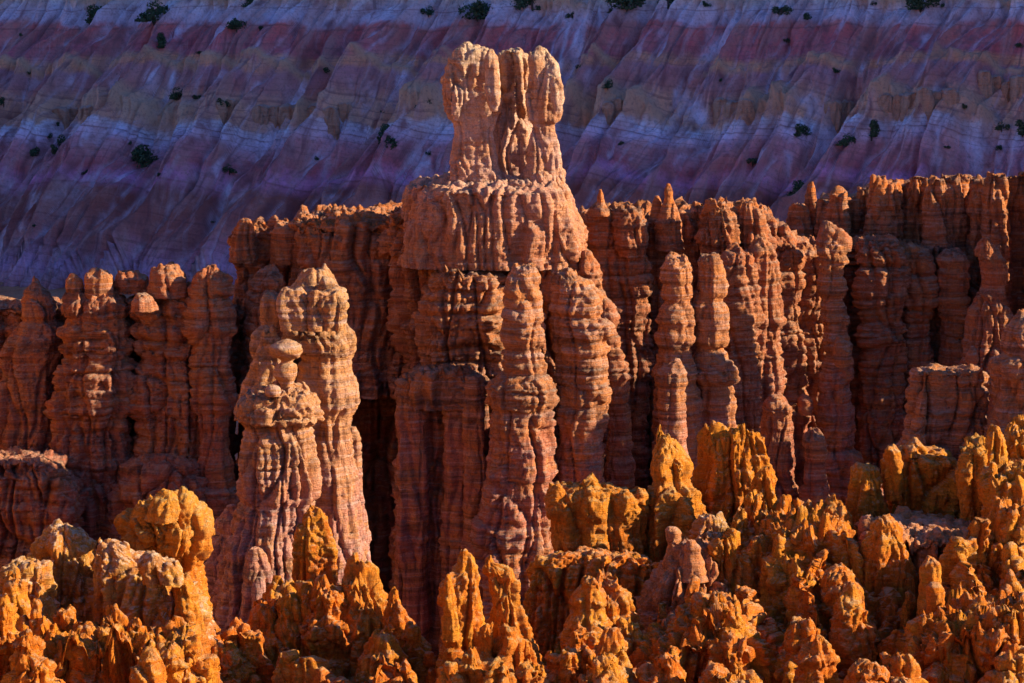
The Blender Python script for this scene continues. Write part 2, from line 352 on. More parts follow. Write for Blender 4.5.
def pinn(xc, yt, w0, w1, h, rs, sk=0.0):
    """small ragged pinnacle growing out of a bigger rock, steeper on one side than on the other"""
    j = lambda a: rs.uniform(-a, a)
    L_, R_ = (1.0, 1.25) if rs.rand() < .7 else (1.2, 1.0)
    rows = []; w = w0*.5; a = 0.0
    for k, f in enumerate([0, .05, .11, .17, .25, .34, .45, .6, .78, 1.0]):
        cut = 1-.28*max(0, math.sin(f*17+xc)); wl = (w0*.6+(w1*1.2-w0*.6)*f**.5)*L_*cut*(1+j(.22)); wr = (w0*.6+(w1*1.2-w0*.6)*f**.5)*R_*cut*(1+j(.22))
        rows.append((yt+h*f, xc-wl+sk*f*3, xc+wr+sk*f*3))
    return rows

# ------------------------------------------------------------------ setting: canyon floor, far slope
def ground_mat():
    m, nt, b, geo = new_mat('canyon_soil'); pos = geo.outputs['Position']
    c = mix(nt, mr(nt, noise_n(nt, pos, .08, 6, .6), .4, .62), (.42, .16, .07), (.50, .24, .12))
    c = mix(nt, mathn(nt, 'MULTIPLY', mr(nt, noise_n(nt, pos, .9, 4, .7), .5, .7), .5), c, (.10, .06, .04))
    nt.links.new(c, b.inputs['Base Color'])
    bp = nt.nodes.new('ShaderNodeBump'); bp.inputs['Distance'].default_value = .4
    nt.links.new(noise_n(nt, pos, .8, 6, .7), bp.inputs['Height']); nt.links.new(bp.outputs[0], b.inputs['Normal'])
    return m
M['ground'] = ground_mat()
gx = np.concatenate([[-6000, -2500, -1000, -500], np.linspace(-260, 300, 141), [600, 1100, 2500, 6000]])
gy = np.concatenate([[-2000, -800, -200], np.linspace(20, 640, 156), [1000, 1800, 3500, 7000]])
X_, Y_ = np.meshgrid(gx, gy); Pg = np.stack([X_, Y_, np.full_like(X_, FLOOR)], -1)
inner = (np.abs(X_) < 260) & (Y_ > 20) & (Y_ < 640)
Pg[..., 2] += np.where(inner, 1.6*fbm(Pg, 1/18., 4, 2), 0)
go = mesh_grid('canyon_floor', Pg[:, ::-1], M['ground']); go['kind'] = 'structure'

# far slope: a plane falling towards the lower left, cut by gullies
K1, K2, YS, ZS = .72, .50, 640.0, -85.0
def slope_band(X, Z, Y):   # height measured along the gently dipping beds
    return Z
sx = np.concatenate([np.linspace(-420, -160, 60, endpoint=False), np.linspace(-160, 150, 1350, endpoint=False), np.linspace(150, 520, 90)])
sz_ = np.concatenate([np.linspace(-110, -90, 12, endpoint=False), np.linspace(-90, -14, 480, endpoint=False), np.linspace(-14, 150, 70)])
XS, ZZ = np.meshgrid(sx, sz_)
YY = YS+(ZZ-ZS-K2*XS)/K1
PS = np.stack([XS, YY, ZZ], -1)
fall = np.array([-K2, -K1])/math.hypot(K1, K2)
wq = XS*(-fall[1])+YY*fall[0]                 # across the fall line
lq = -(XS*fall[0]+YY*fall[1])                 # up the fall line
GQ = np.stack([wq+5*nz(np.stack([wq, lq, ZZ], -1), 1/45., off=3), lq, ZZ*0], -1)
def ridg(f, fl_, off):
    u = GQ[..., 0]*f*.62+off+.55*perlin(GQ[..., 0]*f*.8+off, GQ[..., 1]*fl_+off*.7, GQ[..., 2]+off)+.25*perlin(GQ[..., 0]*f*2.1, GQ[..., 1]*fl_*2.5+off*.7, GQ[..., 2]+off)
    return 1.2*np.abs(u-np.floor(u)-.5)
GQ[..., 0] += 2.2*perlin(GQ[..., 0]/9., GQ[..., 1]/14., GQ[..., 2]+5.5)+.7*perlin(GQ[..., 0]/3., GQ[..., 1]/5., GQ[..., 2]+7.5)
g1 = ridg(1/21., 1/110., 3.3); g2 = ridg(1/7.5, 1/34., 8.1); g3 = ridg(1/2.6, 1/15., 5.7)
low = np.clip((-20-ZZ)/50, 0.15, 1)
# screen row the bed coordinate corresponds to (only used to choose where each rock bed crops out)
zband = ZZ-0.0
# beds dip gently to the east, so that a bed's height falls with X
def dip_h(X, Z):
    Yp = YS+(Z-ZS-K2*X)/K1
    return -np.degrees(np.arctan2(-Z, Yp))    # depression, degrees; beds follow it
DB = dip_h(XS, ZZ)                            # -1.8 top of view ... -9 bottom
def rowof(D): return CY+F*np.tan(np.radians(-D)-PITCH)
ROW = rowof(DB)
crop = np.clip(1-np.abs(ROW-112)/16, 0, 1)*np.clip(3*nz(np.stack([XS, ROW*.25, ROW*0], -1), 1/13., off=21)+.35, 0, 1)
crop2 = np.clip(1-np.abs(ROW-68)/5, 0, 1)*np.clip(2.5*nz(np.stack([XS, ROW*.2, ROW*0], -1), 1/20., off=31)+.7, 0, 1)
crop3 = np.clip(1-np.abs(ROW-2)/9, 0, 1)*np.clip(3*nz(np.stack([XS, ROW*.2, ROW*0], -1), 1/18., off=41)+.4, 0, 1)
NS = np.array([-K2, -K1, 1.0]); NS /= np.linalg.norm(NS)
g4 = ridg(1/1.7, 1/12., 2.2)
dd = .4*(g4-.25)+19.0*(g1-.25)*low**.3+9.0*(g2-.25)*(.6+.4*low)+3.2*(g3-.25)+.35*np.abs(nz(PS, 1/1.1, 1/4., off=5))+1.5*fbm(PS, 1/30., 2, 6)
ribs = np.abs(perlin(XS/1.5, ROW*0+3.1, ROW*.01))
dd += crop*(2.2+2.0*ribs)*1.0+crop2*(.9+.5*ribs)+crop3*(2.0+2*ribs)
PS = PS+NS*dd[..., None]
back = np.array([sx, np.full_like(sx, 2600), np.full_like(sx, 150)]).T[None]
PS2 = np.concatenate([PS, back], 0)
def slope_mat():
    m, nt, b, geo = new_mat('striped_slope'); L = nt.links; pos = geo.outputs['Position']
    at_r = nt.nodes.new('ShaderNodeAttribute'); at_r.attribute_name = 'bed'
    at_g = nt.nodes.new('ShaderNodeAttribute'); at_g.attribute_name = 'gully'
    at_c = nt.nodes.new('ShaderNodeAttribute'); at_c.attribute_name = 'crop'
    r = mathn(nt, 'ADD', at_r.outputs['Fac'], mr(nt, noise_n(nt, pos, .05, 5, .65), 0, 1, -.05, .05))
    S = lambda y: y/340.
    rp = ramp(nt, [(0, (0.90, 0.75, 0.57)), (S(14), (0.81, 0.73, 0.75)), (S(26), (0.78, 0.65, 0.70)), (S(31), (0.75, 0.20, 0.16)), (S(58), (0.65, 0.18, 0.20)), (S(64), (0.90, 0.47, 0.23)), (S(70), (0.90, 0.42, 0.20)), (S(74), (0.57, 0.29, 0.31)),
                   (S(90), (0.68, 0.29, 0.22)), (S(101), (0.86, 0.49, 0.29)), (S(124), (0.83, 0.47, 0.26)), (S(128), (0.90, 0.90, 0.90)), (S(141), (0.90, 0.73, 0.83)), (S(150), (0.73, 0.35, 0.36)),
                   (S(172), (0.60, 0.17, 0.17)), (S(184), (0.78, 0.36, 0.55)), (S(198), (0.39, 0.13, 0.09)), (S(240), (0.55, 0.21, 0.17)), (S(270), (0.68, 0.39, 0.52)), (S(300), (0.49, 0.20, 0.18)), (1, (0.44, 0.17, 0.16))])
    L.new(r, rp.inputs[0]); col = rp.outputs[0]
    # faded scree between the coloured beds
    col = mix(nt, mr(nt, noise_n(nt, pos, .11, 5, .65), .45, .62, 0, .6), col, (.64, .36, .30))
    st = nt.nodes.new('ShaderNodeCombineXYZ'); L.new(mathn(nt, 'MULTIPLY', at_r.outputs['Fac'], 90.0), st.inputs[2])
    thin = noise_n(nt, st.outputs[0], 1.0, 2, .7)
    col = mix(nt, mr(nt, thin, .52, .64, 0, .6), col, (.27, .10, .09))
    dw = nt.nodes.new('ShaderNodeVectorMath'); dw.operation = 'DOT_PRODUCT'; L.new(pos, dw.inputs[0]); dw.inputs[1].default_value = (-fall[1], fall[0], 0)
    dl = nt.nodes.new('ShaderNodeVectorMath'); dl.operation = 'DOT_PRODUCT'; L.new(pos, dl.inputs[0]); dl.inputs[1].default_value = (-fall[0], -fall[1], 0)
    def streak(fw, fl2, seed):
        cv = nt.nodes.new('ShaderNodeCombineXYZ'); L.new(mathn(nt, 'MULTIPLY', dw.outputs['Value'], fw), cv.inputs[0]); L.new(mathn(nt, 'MULTIPLY', dl.outputs['Value'], fl2), cv.inputs[1]); cv.inputs[2].default_value = seed
        return noise_n(nt, cv.outputs[0], 1.0, 4, .65)
    col = mix(nt, mr(nt, streak(.6, .05, 3), .55, .66, 0, .5), col, (.66, .52, .52))
    col = mix(nt, mr(nt, streak(.9, .07, 9), .55, .66, 0, .55), col, (.20, .09, .10))
    col = mix(nt, mr(nt, streak(.16, .03, 5), .50, .62, 0, .5), col, (.50, .27, .20))
    # pale wash in the gully beds
    g = mathn(nt, 'MULTIPLY', at_g.outputs['Fac'], mr(nt, noise_n(nt, pos, .09, 4, .6), .42, .60))
    col = mix(nt, mathn(nt, 'MULTIPLY', g, .9), col, (.90, .84, .90))
    at_l = nt.nodes.new('ShaderNodeAttribute'); at_l.attribute_name = 'rill'
    col = mix(nt, mathn(nt, 'MULTIPLY', at_l.outputs['Fac'], mr(nt, noise_n(nt, pos, .13, 3, .6), .40, .60, 0, .75)), col, (.24, .10, .10))
    col = mix(nt, mathn(nt, 'MULTIPLY', at_c.outputs['Fac'], .9), col, (.66, .42, .25))
    col = mix(nt, mr(nt, noise_n(nt, pos, 1.2, 5, .75), .5, .75, 0, .75), col, (.22, .12, .11))
    L.new(col, b.inputs['Base Color'])
    bp = nt.nodes.new('ShaderNodeBump'); bp.inputs['Distance'].default_value = .5
    L.new(noise_n(nt, pos, .9, 6, .75), bp.inputs['Height']); L.new(bp.outputs[0], b.inputs['Normal'])
    return m
M['slope'] = slope_mat()
so = mesh_grid('hillside', PS2, M['slope']); so['kind'] = 'structure'
def attr(o, name, v):
    a = o.data.attributes.new(name, 'FLOAT', 'POINT'); a.data.foreach_set('value', v.reshape(-1).astype(np.float32))
pad = lambda A: np.concatenate([A, A[-1:]], 0)
attr(so, 'bed', pad(np.clip((ROW-24*(g1-.3)-20*(g2-.3)-9*(g3-.3))/340., -1, 2)))
gl = np.maximum(np.exp(-(g1/.05)**2), .9*np.exp(-(g2/.06)**2)); gl = np.maximum(gl, .6*np.exp(-(g3/.09)**2))
attr(so, 'gully', pad(gl)); attr(so, 'rill', pad(np.clip(1.2*np.exp(-(g4/.14)**2)*(.5+g2)+.7*np.exp(-((g3-.12)/.06)**2), 0, 1)))
attr(so, 'crop', pad(np.clip(np.maximum(np.maximum(crop*1.6, crop2*1.3), crop3*1.6), 0, 1)))
SV = PS.reshape(-1, 3); SPX, SPY = to_px(SV)
def on_slope(px, py):
    i = np.argmin((SPX-px)**2+(SPY-py)**2); return SV[i]

# mesa added out of view on the right to shade the far slope
mx = np.linspace(0, 1, 40); my = np.linspace(430, 1000, 80)
U_, V_ = np.meshgrid(mx, my)
Pm = np.stack([225+U_*200, V_, np.interp(U_, [0, .12, .3, .42, 1], [FLOOR-2, -40, 60, 135, 145])], -1)
Pm[..., 0] += 14*fbm(Pm, 1/60., 3, 4); Pm[0, :, 2] = FLOOR-2; Pm[-1, :, 2] = FLOOR-2
Pm = np.concatenate([Pm, np.stack([np.full(80, 900.), my, np.full(80, 145.)], -1)[:, None], np.stack([np.full(80, 1000.), my, np.full(80, FLOOR-2)], -1)[:, None]], 1)
mo = mesh_grid('shade_mesa', Pm[:, ::-1], M['ground']); mo['kind'] = 'structure'

# unseen wall added left of and behind the viewpoint, bouncing warm sunlight onto the rocks
ph = np.linspace(0, 1, 160); ax_ = np.interp(ph, [0, .35, .6, .8, 1], [-120, -112, -120, -70, 90]); ay_ = np.interp(ph, [0, .35, .6, .8, 1], [420, 200, 20, -90, -120])
hz_ = np.concatenate([np.linspace(FLOOR-2, 2, 70)])
A_, H_ = np.meshgrid(ax_, hz_); Ay, _ = np.meshgrid(ay_, hz_)
rad = np.stack([A_-20, Ay-160], -1); rad /= np.linalg.norm(rad, axis=-1, keepdims=True)
Pa = np.stack([A_, Ay, H_], -1); dsp = 10*np.clip((H_+97)/100, 0, 1)+5*np.abs(nz(Pa, 1/12., 1/90.))+1.2*np.interp(H_, *B1)+1.5*fbm(Pa, 1/5., 3, 3)
Pa[..., 0] += rad[..., 0]*dsp; Pa[..., 1] += rad[..., 1]*dsp
out_ = Pa[-1:].copy(); out_[..., :2] += rad[-1:]*400; out_[..., 2] = 12
Pa = np.concatenate([Pa, out_], 0)
ao = mesh_grid('bounce_wall', Pa, M['bounce_rock']); ao['kind'] = 'structure'
R = np.random.RandomState(3)
# ---------------------------------------------------------------- the castle
t = hoodoo('castle_rock', 'tallest pale pink castle-shaped tower with two blocky heads on a broad base', 'rock tower', [
 ('left_head', [(46,462,479),(50,455,489),(58,450,497),(70,443,499),(80,441,499),(100,440,500),(112,442,499),(118,448,496),(122,453,495),(135,454,493),(150,451,496),(163,449,498),(166,451,497),(172,449,500),(182,448,503),(196,446,505)], 301, 'castle',
   dict(style='castle', ex=4.5, asp=.62, splits=[(121,'head')], ext=False, amp=.8, jag=.6, off=1, res=.13)),
 ('middle_shaft', [(50,505,520),(54,498,526),(60,494,530),(100,492,532),(170,492,534),(200,490,536)], 305, 'castle', dict(style='castle', ex=4, dy=2.5, ext=False, off=2, jag=.6, amp=1.4)),
 ('right_head', [(48,535,546),(53,527,552),(62,525,557),(75,526,561),(85,524,564),(100,523,564),(112,524,563),(120,527,560),(124,531,555),(140,528,558),(158,525,561),(163,526,562),(175,523,566),(190,520,570),(205,516,573)], 300.5, 'castle',
   dict(style='castle', ex=3.6, asp=.7, splits=[(122,'head')], ext=False, amp=.8, off=3, res=.13)),
 ('base', [(177,446,556),(182,430,562),(188,420,567),(200,412,573),(214,408,577),(222,404,580),(262,398,584)], 303.5, 'castle', dict(style='castle', ex=3.4, dy=8, jag=.5, off=4, ext=False, amp=.65)),
 ('left_shoulder', [(181,420,440),(185,408,452),(196,403,462),(206,403,470),(222,401,476),(262,400,478)], 305, 'castle', dict(style='castle', ex=4, amp=1.0, dy=7, jag=.5, off=5, ext=False)),
 ('buttress', [(172,531,556),(186,524,566),(204,517,573),(220,510,577),(242,504,582),(258,502,584),(262,507,580),(285,510,586),(300,514,588)], 299.5, 'castle', dict(style='castle', asp=.6, ex=3.2, amp=1.2, jag=.4, off=6, ext=False)),
])
rock('pinnacle', [(50,487,493),(56,484,498),(75,484,501),(100,486,501),(112,490,498)], 297.5, M['castle'], t, style='castle', ext=False)
rock('buttress', [(76,552,560),(84,549,564),(100,550,564),(112,553,561)], 297.5, M['castle'], t, style='castle', ext=False)
# ---------------------------------------------------------------- long ridge wall left of the castle
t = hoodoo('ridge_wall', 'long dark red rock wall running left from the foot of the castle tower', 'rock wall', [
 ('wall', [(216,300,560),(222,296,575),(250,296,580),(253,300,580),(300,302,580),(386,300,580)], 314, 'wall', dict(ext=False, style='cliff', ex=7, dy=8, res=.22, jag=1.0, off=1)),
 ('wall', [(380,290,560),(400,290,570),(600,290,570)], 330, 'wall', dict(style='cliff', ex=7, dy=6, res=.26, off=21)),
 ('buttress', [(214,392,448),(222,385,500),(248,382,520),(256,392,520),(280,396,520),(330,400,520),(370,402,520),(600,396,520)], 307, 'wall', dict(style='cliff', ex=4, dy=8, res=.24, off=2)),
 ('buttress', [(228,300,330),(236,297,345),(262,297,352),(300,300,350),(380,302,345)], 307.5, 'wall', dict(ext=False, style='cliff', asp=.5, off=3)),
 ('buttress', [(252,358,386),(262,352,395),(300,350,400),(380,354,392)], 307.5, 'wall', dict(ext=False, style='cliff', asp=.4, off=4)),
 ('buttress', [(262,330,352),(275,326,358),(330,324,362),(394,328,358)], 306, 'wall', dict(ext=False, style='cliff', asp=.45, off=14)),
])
# ---------------------------------------------------------------- stepped buttress + two pillars below the castle
t = hoodoo('rock_buttress', 'broad stepped red buttress left of the two front pillars, dark cap over fluted shafts', 'rock buttress', [
 ('upper_tower', [(264,442,462),(272,436,500),(290,428,505),(305,424,508),(318,420,508),(340,419,510),(350,420,512),(362,424,512),(380,425,512)], 300, 'pillar', dict(style='bed', ex=3.2, dy=7, off=1)),
 ('cap', [(362,428,470),(370,410,480),(376,399,492),(384,397,495),(394,397,495),(398,400,494),(402,401,493)], 296.5, 'pillar', dict(style='castle', ex=3.2, dy=7, off=2, ext=False)),
 ('shaft', [(392,402,486),(400,400,488),(560,398,492)], 299, 'pillar', dict(style='shaft', ex=6, dy=5.5, off=22)),
 ('shaft', [(394,397,426),(410,396,428),(480,395,428),(560,392,430)], 293.5, 'pillar', dict(style='shaft', ex=3.4, asp=1, off=3)),
 ('shaft', [(394,424,447),(410,426,446),(480,424,447),(560,424,450)], 296, 'pillar', dict(style='shaft', ex=3, asp=.9, off=4)),
 ('shaft', [(384,444,468),(392,443,470),(480,442,470),(560,440,474)], 293, 'pillar', dict(style='shaft', ex=3, asp=.9, off=5)),
 ('shaft', [(376,466,480),(383,465,483),(480,462,488),(560,460,490)], 291.5, 'pillar', dict(style='shaft', ex=2.6, asp=.9, off=6)),
])
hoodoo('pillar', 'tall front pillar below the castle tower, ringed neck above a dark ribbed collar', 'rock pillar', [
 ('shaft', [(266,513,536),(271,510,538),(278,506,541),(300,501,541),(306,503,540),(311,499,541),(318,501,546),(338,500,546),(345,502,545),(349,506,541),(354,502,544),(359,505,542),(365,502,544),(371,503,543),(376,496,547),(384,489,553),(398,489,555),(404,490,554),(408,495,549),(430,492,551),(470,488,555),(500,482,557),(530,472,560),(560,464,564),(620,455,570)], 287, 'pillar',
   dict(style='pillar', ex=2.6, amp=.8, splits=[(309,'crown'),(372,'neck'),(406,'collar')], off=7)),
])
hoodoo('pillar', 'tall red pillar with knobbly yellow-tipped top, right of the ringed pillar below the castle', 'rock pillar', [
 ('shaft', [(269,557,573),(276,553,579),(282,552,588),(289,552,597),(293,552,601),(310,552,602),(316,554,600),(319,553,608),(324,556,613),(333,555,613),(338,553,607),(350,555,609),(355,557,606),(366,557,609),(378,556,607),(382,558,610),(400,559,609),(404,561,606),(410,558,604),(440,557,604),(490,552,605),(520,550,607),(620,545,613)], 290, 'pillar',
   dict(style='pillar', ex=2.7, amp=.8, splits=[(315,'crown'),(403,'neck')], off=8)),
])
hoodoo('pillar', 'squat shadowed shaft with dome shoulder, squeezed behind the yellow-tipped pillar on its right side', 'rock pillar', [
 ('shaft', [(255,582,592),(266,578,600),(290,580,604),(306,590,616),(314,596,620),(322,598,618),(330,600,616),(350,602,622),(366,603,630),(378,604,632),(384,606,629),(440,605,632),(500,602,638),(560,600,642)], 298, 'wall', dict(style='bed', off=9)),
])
# ---------------------------------------------------------------- wall between the castle and the twin pillars, and onwards
t = hoodoo('fin_wall', 'orange fin wall right of the castle with two sharp finger spires on its crest', 'rock wall', [
 ('fin', [(207,590,636),(213,584,642),(232,583,646),(244,586,648),(252,594,646),(262,588,651),(290,588,653),(298,593,648),(330,592,652),(480,590,652)], 322, 'wall', dict(style='bed', ex=3, asp=.5, off=1)),
 ('spire', [(189,598,602),(194,596,604),(203,595,606),(208,592,609),(216,589,613)], 321, 'wall', dict(style='castle', ext=False, jag=.3, off=2)),
 ('fin', [(212,622,636),(220,614,644),(240,612,647),(256,618,644)], 320.5, 'wall', dict(style='cliff', ext=False, off=3)),
 ('fin', [(212,652,684),(220,648,694),(246,646,702),(260,650,706),(480,650,706)], 326, 'wall', dict(style='cliff', ex=3, asp=.4, off=4)),
 ('spire', [(183,666,670),(188,664,673),(199,663,676),(207,660,679),(222,656,683),(250,655,684)], 323, 'wall', dict(style='castle', ext=False, jag=.4, off=5)),
 ('spire', [(196,655,659),(201,652,662),(214,650,664),(222,648,665)], 324, 'wall', dict(style='castle', ext=False, jag=.4, off=6)),
 ('fin', [(203,714,756),(209,703,764),(225,700,769),(240,700,774),(246,704,776),(480,700,785)], 325, 'wall', dict(style='cliff', ex=3.5, asp=.35, off=7, jag=1.1)),
 ('fin', [(204,704,728),(212,698,735),(240,696,738),(252,700,736)], 320, 'wall', dict(style='cliff', ext=False, off=8)),
 ('fin', [(206,742,756),(214,737,764),(238,736,772),(250,740,770)], 320.5, 'wall', dict(style='cliff', ext=False, off=9)),
 ('back_wall', [(212,580,768),(224,575,785),(240,575,800),(480,570,820)], 332, 'wall', dict(style='cliff', ex=7, dy=5, res=.32, off=10)),
 ('buttress', [(250,726,748),(262,720,756),(300,722,760),(380,720,762),(480,718,768)], 314, 'wall', dict(style='bed', off=11)),
 ('buttress', [(240,752,766),(252,746,776),(300,748,782),(380,746,784),(480,744,790)], 316, 'wall', dict(style='bed', off=12)),
])
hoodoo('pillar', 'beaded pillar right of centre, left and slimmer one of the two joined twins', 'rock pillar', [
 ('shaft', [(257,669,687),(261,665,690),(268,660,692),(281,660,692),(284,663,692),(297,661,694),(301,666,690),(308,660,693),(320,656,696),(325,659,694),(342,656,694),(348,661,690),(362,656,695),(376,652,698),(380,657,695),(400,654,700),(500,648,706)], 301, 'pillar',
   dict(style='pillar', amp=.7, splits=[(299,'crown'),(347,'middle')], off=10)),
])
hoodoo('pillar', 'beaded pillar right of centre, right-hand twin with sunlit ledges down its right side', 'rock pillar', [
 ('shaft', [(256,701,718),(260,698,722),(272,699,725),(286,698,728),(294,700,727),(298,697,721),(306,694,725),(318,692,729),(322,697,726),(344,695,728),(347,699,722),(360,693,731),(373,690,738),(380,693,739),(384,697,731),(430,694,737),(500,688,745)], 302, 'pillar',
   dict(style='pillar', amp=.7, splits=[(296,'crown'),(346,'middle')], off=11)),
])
hoodoo('pillar', 'short capped post standing in front of the foot of the twin beaded pillars', 'rock pillar', [
 ('shaft', [(359,676,681),(365,664,685),(371,656,687),(383,655,687),(387,658,685),(450,656,690),(500,652,700)], 293, 'pillar', dict(style='pillar', amp=.6, splits=[(386,'cap')], off=12)),
])
# ---------------------------------------------------------------- right rear wall
P = []
tops = [(799,206,8,14),(811,181,5,8),(824,200,7,12),(838,196,9,14),(852,200,9,14),(865,186,9,15),(877,178,9,14),(890,182,10,15),(904,180,10,15),(920,177,12,18),(936,178,10,15),(950,175,10,16),(966,174,11,17),(982,178,10,15),(996,173,10,17),(1012,176,10,16),(1028,171,12,18)]
for i, (x, y, a, b) in enumerate(tops):
    Y = 338+2.5*math.sin(i*1.7)-max(0, x-900)*.05
    P.append(('spire' if y < 190 and a < 6 else 'buttress', [(y,x-a*(.5 if a<6 else .95),x+a*(.5 if a<6 else .95)),(y+4,x-a*1.1,x+a*1.1),(y+22,x-b*.9,x+b*.9),(y+55,x-b*.95,x+b*.95),(y+75,x-b,x+b),(500,x-b*1.05,x+b*1.05)], Y, 'wall', dict(style='cliff', asp=.8, off=20+i, res=.24, jag=.9)))
P.append(('back_wall', [(187,870,1080),(196,836,1085),(214,800,1090),(500,790,1090)], 346, 'wall', dict(style='cliff', ex=7, dy=5, res=.34, off=40)))
for i, (x, y, b, Y) in enumerate([(1046,170,20,332),(1075,166,22,326),(1105,172,24,318),(1080,240,26,308),(1120,176,26,306),(1150,190,28,294),(1175,215,26,284)]):  # buttresses added past the right edge to shade the lower walls
    P.append(('buttress', [(y,x-b*.7,x+b*.7),(y+8,x-b*.9,x+b*.9),(y+60,x-b,x+b),(500,x-b*1.2,x+b*1.2)], Y, 'wall', dict(style='cliff', off=60+i, res=.4)))
t = hoodoo('cliff_wall', 'long level-topped orange cliff at upper right with lone pointed spire at left end', 'rock wall', P)
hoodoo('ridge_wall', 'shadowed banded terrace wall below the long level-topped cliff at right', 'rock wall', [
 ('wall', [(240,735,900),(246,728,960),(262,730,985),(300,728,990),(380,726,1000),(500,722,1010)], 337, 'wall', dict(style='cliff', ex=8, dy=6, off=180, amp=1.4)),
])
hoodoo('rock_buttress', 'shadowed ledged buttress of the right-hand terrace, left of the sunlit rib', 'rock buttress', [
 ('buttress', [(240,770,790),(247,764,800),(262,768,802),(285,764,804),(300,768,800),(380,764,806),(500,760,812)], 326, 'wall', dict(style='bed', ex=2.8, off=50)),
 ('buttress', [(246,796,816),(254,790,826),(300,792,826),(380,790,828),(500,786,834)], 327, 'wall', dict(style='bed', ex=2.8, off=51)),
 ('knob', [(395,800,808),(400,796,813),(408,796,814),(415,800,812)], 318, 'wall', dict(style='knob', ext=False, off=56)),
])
hoodoo('rock_buttress', 'projecting rib with sunlit right edge stepping down the middle of the right-hand terrace', 'rock buttress', [
 ('buttress', [(243,822,838),(248,818,846),(262,822,848),(268,820,842),(290,818,846),(300,822,842),(318,818,850),(330,822,847),(345,820,852),(352,824,850),(375,820,853),(395,816,853),(420,812,857),(520,806,862)], 321, 'pillar', dict(style='bed', ex=2.4, off=52)),
 ('ledge', [(222,822,832),(232,818,846),(240,816,852),(250,818,850)], 322, 'wall', dict(style='castle', ext=False, off=53)),
 ('cone', [(336,838,842),(342,834,848),(352,832,853),(360,832,852),(366,836,848)], 312, 'pillar', dict(style='knob', ext=False, off=54)),
])
hoodoo('rock_buttress', 'dark banded buttress with stacked rounded beds in the shade right of the sunlit rib', 'rock buttress', [
 ('buttress', [(236,862,886),(243,855,898),(262,858,902),(290,856,906),(310,860,902),(340,856,908),(345,862,902),(380,856,906),(500,852,912)], 329, 'wall', dict(style='bed', ex=3, amp=1.3, off=57)),
 ('buttress', [(246,900,920),(256,894,932),(300,898,934),(345,900,930),(400,896,934),(500,890,940)], 331, 'wall', dict(style='bed', ex=3, amp=1.2, off=58)),
])
hoodoo('pillar', 'tapering pillar with small square knob on top before the upper right cliff', 'rock pillar', [
 ('shaft', [(238,982,990),(244,979,994),(256,976,1003),(259,979,1006),(272,982,1007),(286,984,1006),(294,976,1006),(310,970,1010),(330,964,1015),(372,958,1018),(420,950,1024),(500,945,1030)], 318, 'wall', dict(style='castle', amp=1.1, splits=[(257,'neck'),(288,'knob')], off=60)),
])
hoodoo('pillar', 'narrow shadowed column behind the left flank of the square-knobbed pillar at right', 'rock pillar', [
 ('shaft', [(248,946,958),(256,940,966),(300,938,968),(340,940,966),(500,934,975)], 330, 'wall', dict(style='bed', off=61)),
])
hoodoo('boulder_spire', 'tiny pointed rock standing in the shade behind the flat-topped block at right', 'rock spire', [
 ('spire', [(346,971,974),(353,967,978),(360,965,980),(363,968,978),(376,967,980),(420,962,985)], 296, 'wall', dict(style='knob', off=62)),
])
hoodoo('rock_block', 'reddish flat block with pale crust slab on top, at right above orange ridge', 'rock block', [
 ('block', [(369,914,982),(371,911,984),(381,911,984),(385,913,981),(388,909,983),(400,908,987),(410,907,987),(413,909,984),(420,907,986),(430,905,986),(440,903,987),(460,901,990),(520,896,1000)], 272, 'pillar', dict(style='castle', ex=5, asp=.55, splits=[(384,'top_slab')], jag=.5, amp=1.3, off=63, res=.14)),
])
hoodoo('hoodoo', 'stepped orange-brown hoodoo cut by the right edge, behind the flat-topped block', 'hoodoo', [
 ('shaft', [(316,1020,1034),(324,1010,1040),(332,1005,1045),(346,1004,1050),(352,1008,1050),(360,994,1055),(376,992,1060),(380,996,1058),(400,994,1060),(430,986,1065),(520,975,1075)], 268, 'pillar', dict(style='castle', amp=.9, splits=[(354,'head'),(379,'cap')], off=64)),
])
hoodoo('pillar', 'low knobby column in deep shade at the foot of the right-hand terrace', 'rock pillar', [
 ('shaft', [(430,808,818),(438,802,826),(452,803,829),(462,806,826),(480,800,830),(540,796,836)], 300, 'wall', dict(style='bed', amp=.8, off=65)),
])
hoodoo('pillar', 'broad low fluted column in the shade right of the twin beaded pillars', 'rock pillar', [
 ('shaft', [(396,770,782),(406,762,792),(440,760,796),(470,758,798),(540,754,806)], 303, 'wall', dict(style='shaft', off=66)),
])
# ---------------------------------------------------------------- left wall
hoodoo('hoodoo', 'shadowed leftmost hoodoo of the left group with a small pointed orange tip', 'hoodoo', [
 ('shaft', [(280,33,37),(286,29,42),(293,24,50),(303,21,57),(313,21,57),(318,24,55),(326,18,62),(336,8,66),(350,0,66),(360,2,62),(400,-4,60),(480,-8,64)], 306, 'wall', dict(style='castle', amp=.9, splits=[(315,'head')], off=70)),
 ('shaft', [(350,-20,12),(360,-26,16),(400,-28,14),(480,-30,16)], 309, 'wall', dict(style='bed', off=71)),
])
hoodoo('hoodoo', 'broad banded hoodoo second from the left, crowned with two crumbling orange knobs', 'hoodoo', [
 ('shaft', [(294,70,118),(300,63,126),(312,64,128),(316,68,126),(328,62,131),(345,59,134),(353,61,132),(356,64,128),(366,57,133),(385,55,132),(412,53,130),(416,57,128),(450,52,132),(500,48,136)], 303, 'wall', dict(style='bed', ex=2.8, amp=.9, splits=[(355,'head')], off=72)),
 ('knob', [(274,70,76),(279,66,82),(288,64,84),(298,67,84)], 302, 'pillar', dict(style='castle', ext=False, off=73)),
 ('knob', [(268,94,104),(273,87,112),(283,86,113),(298,88,115)], 302, 'pillar', dict(style='castle', ext=False, off=74)),
])
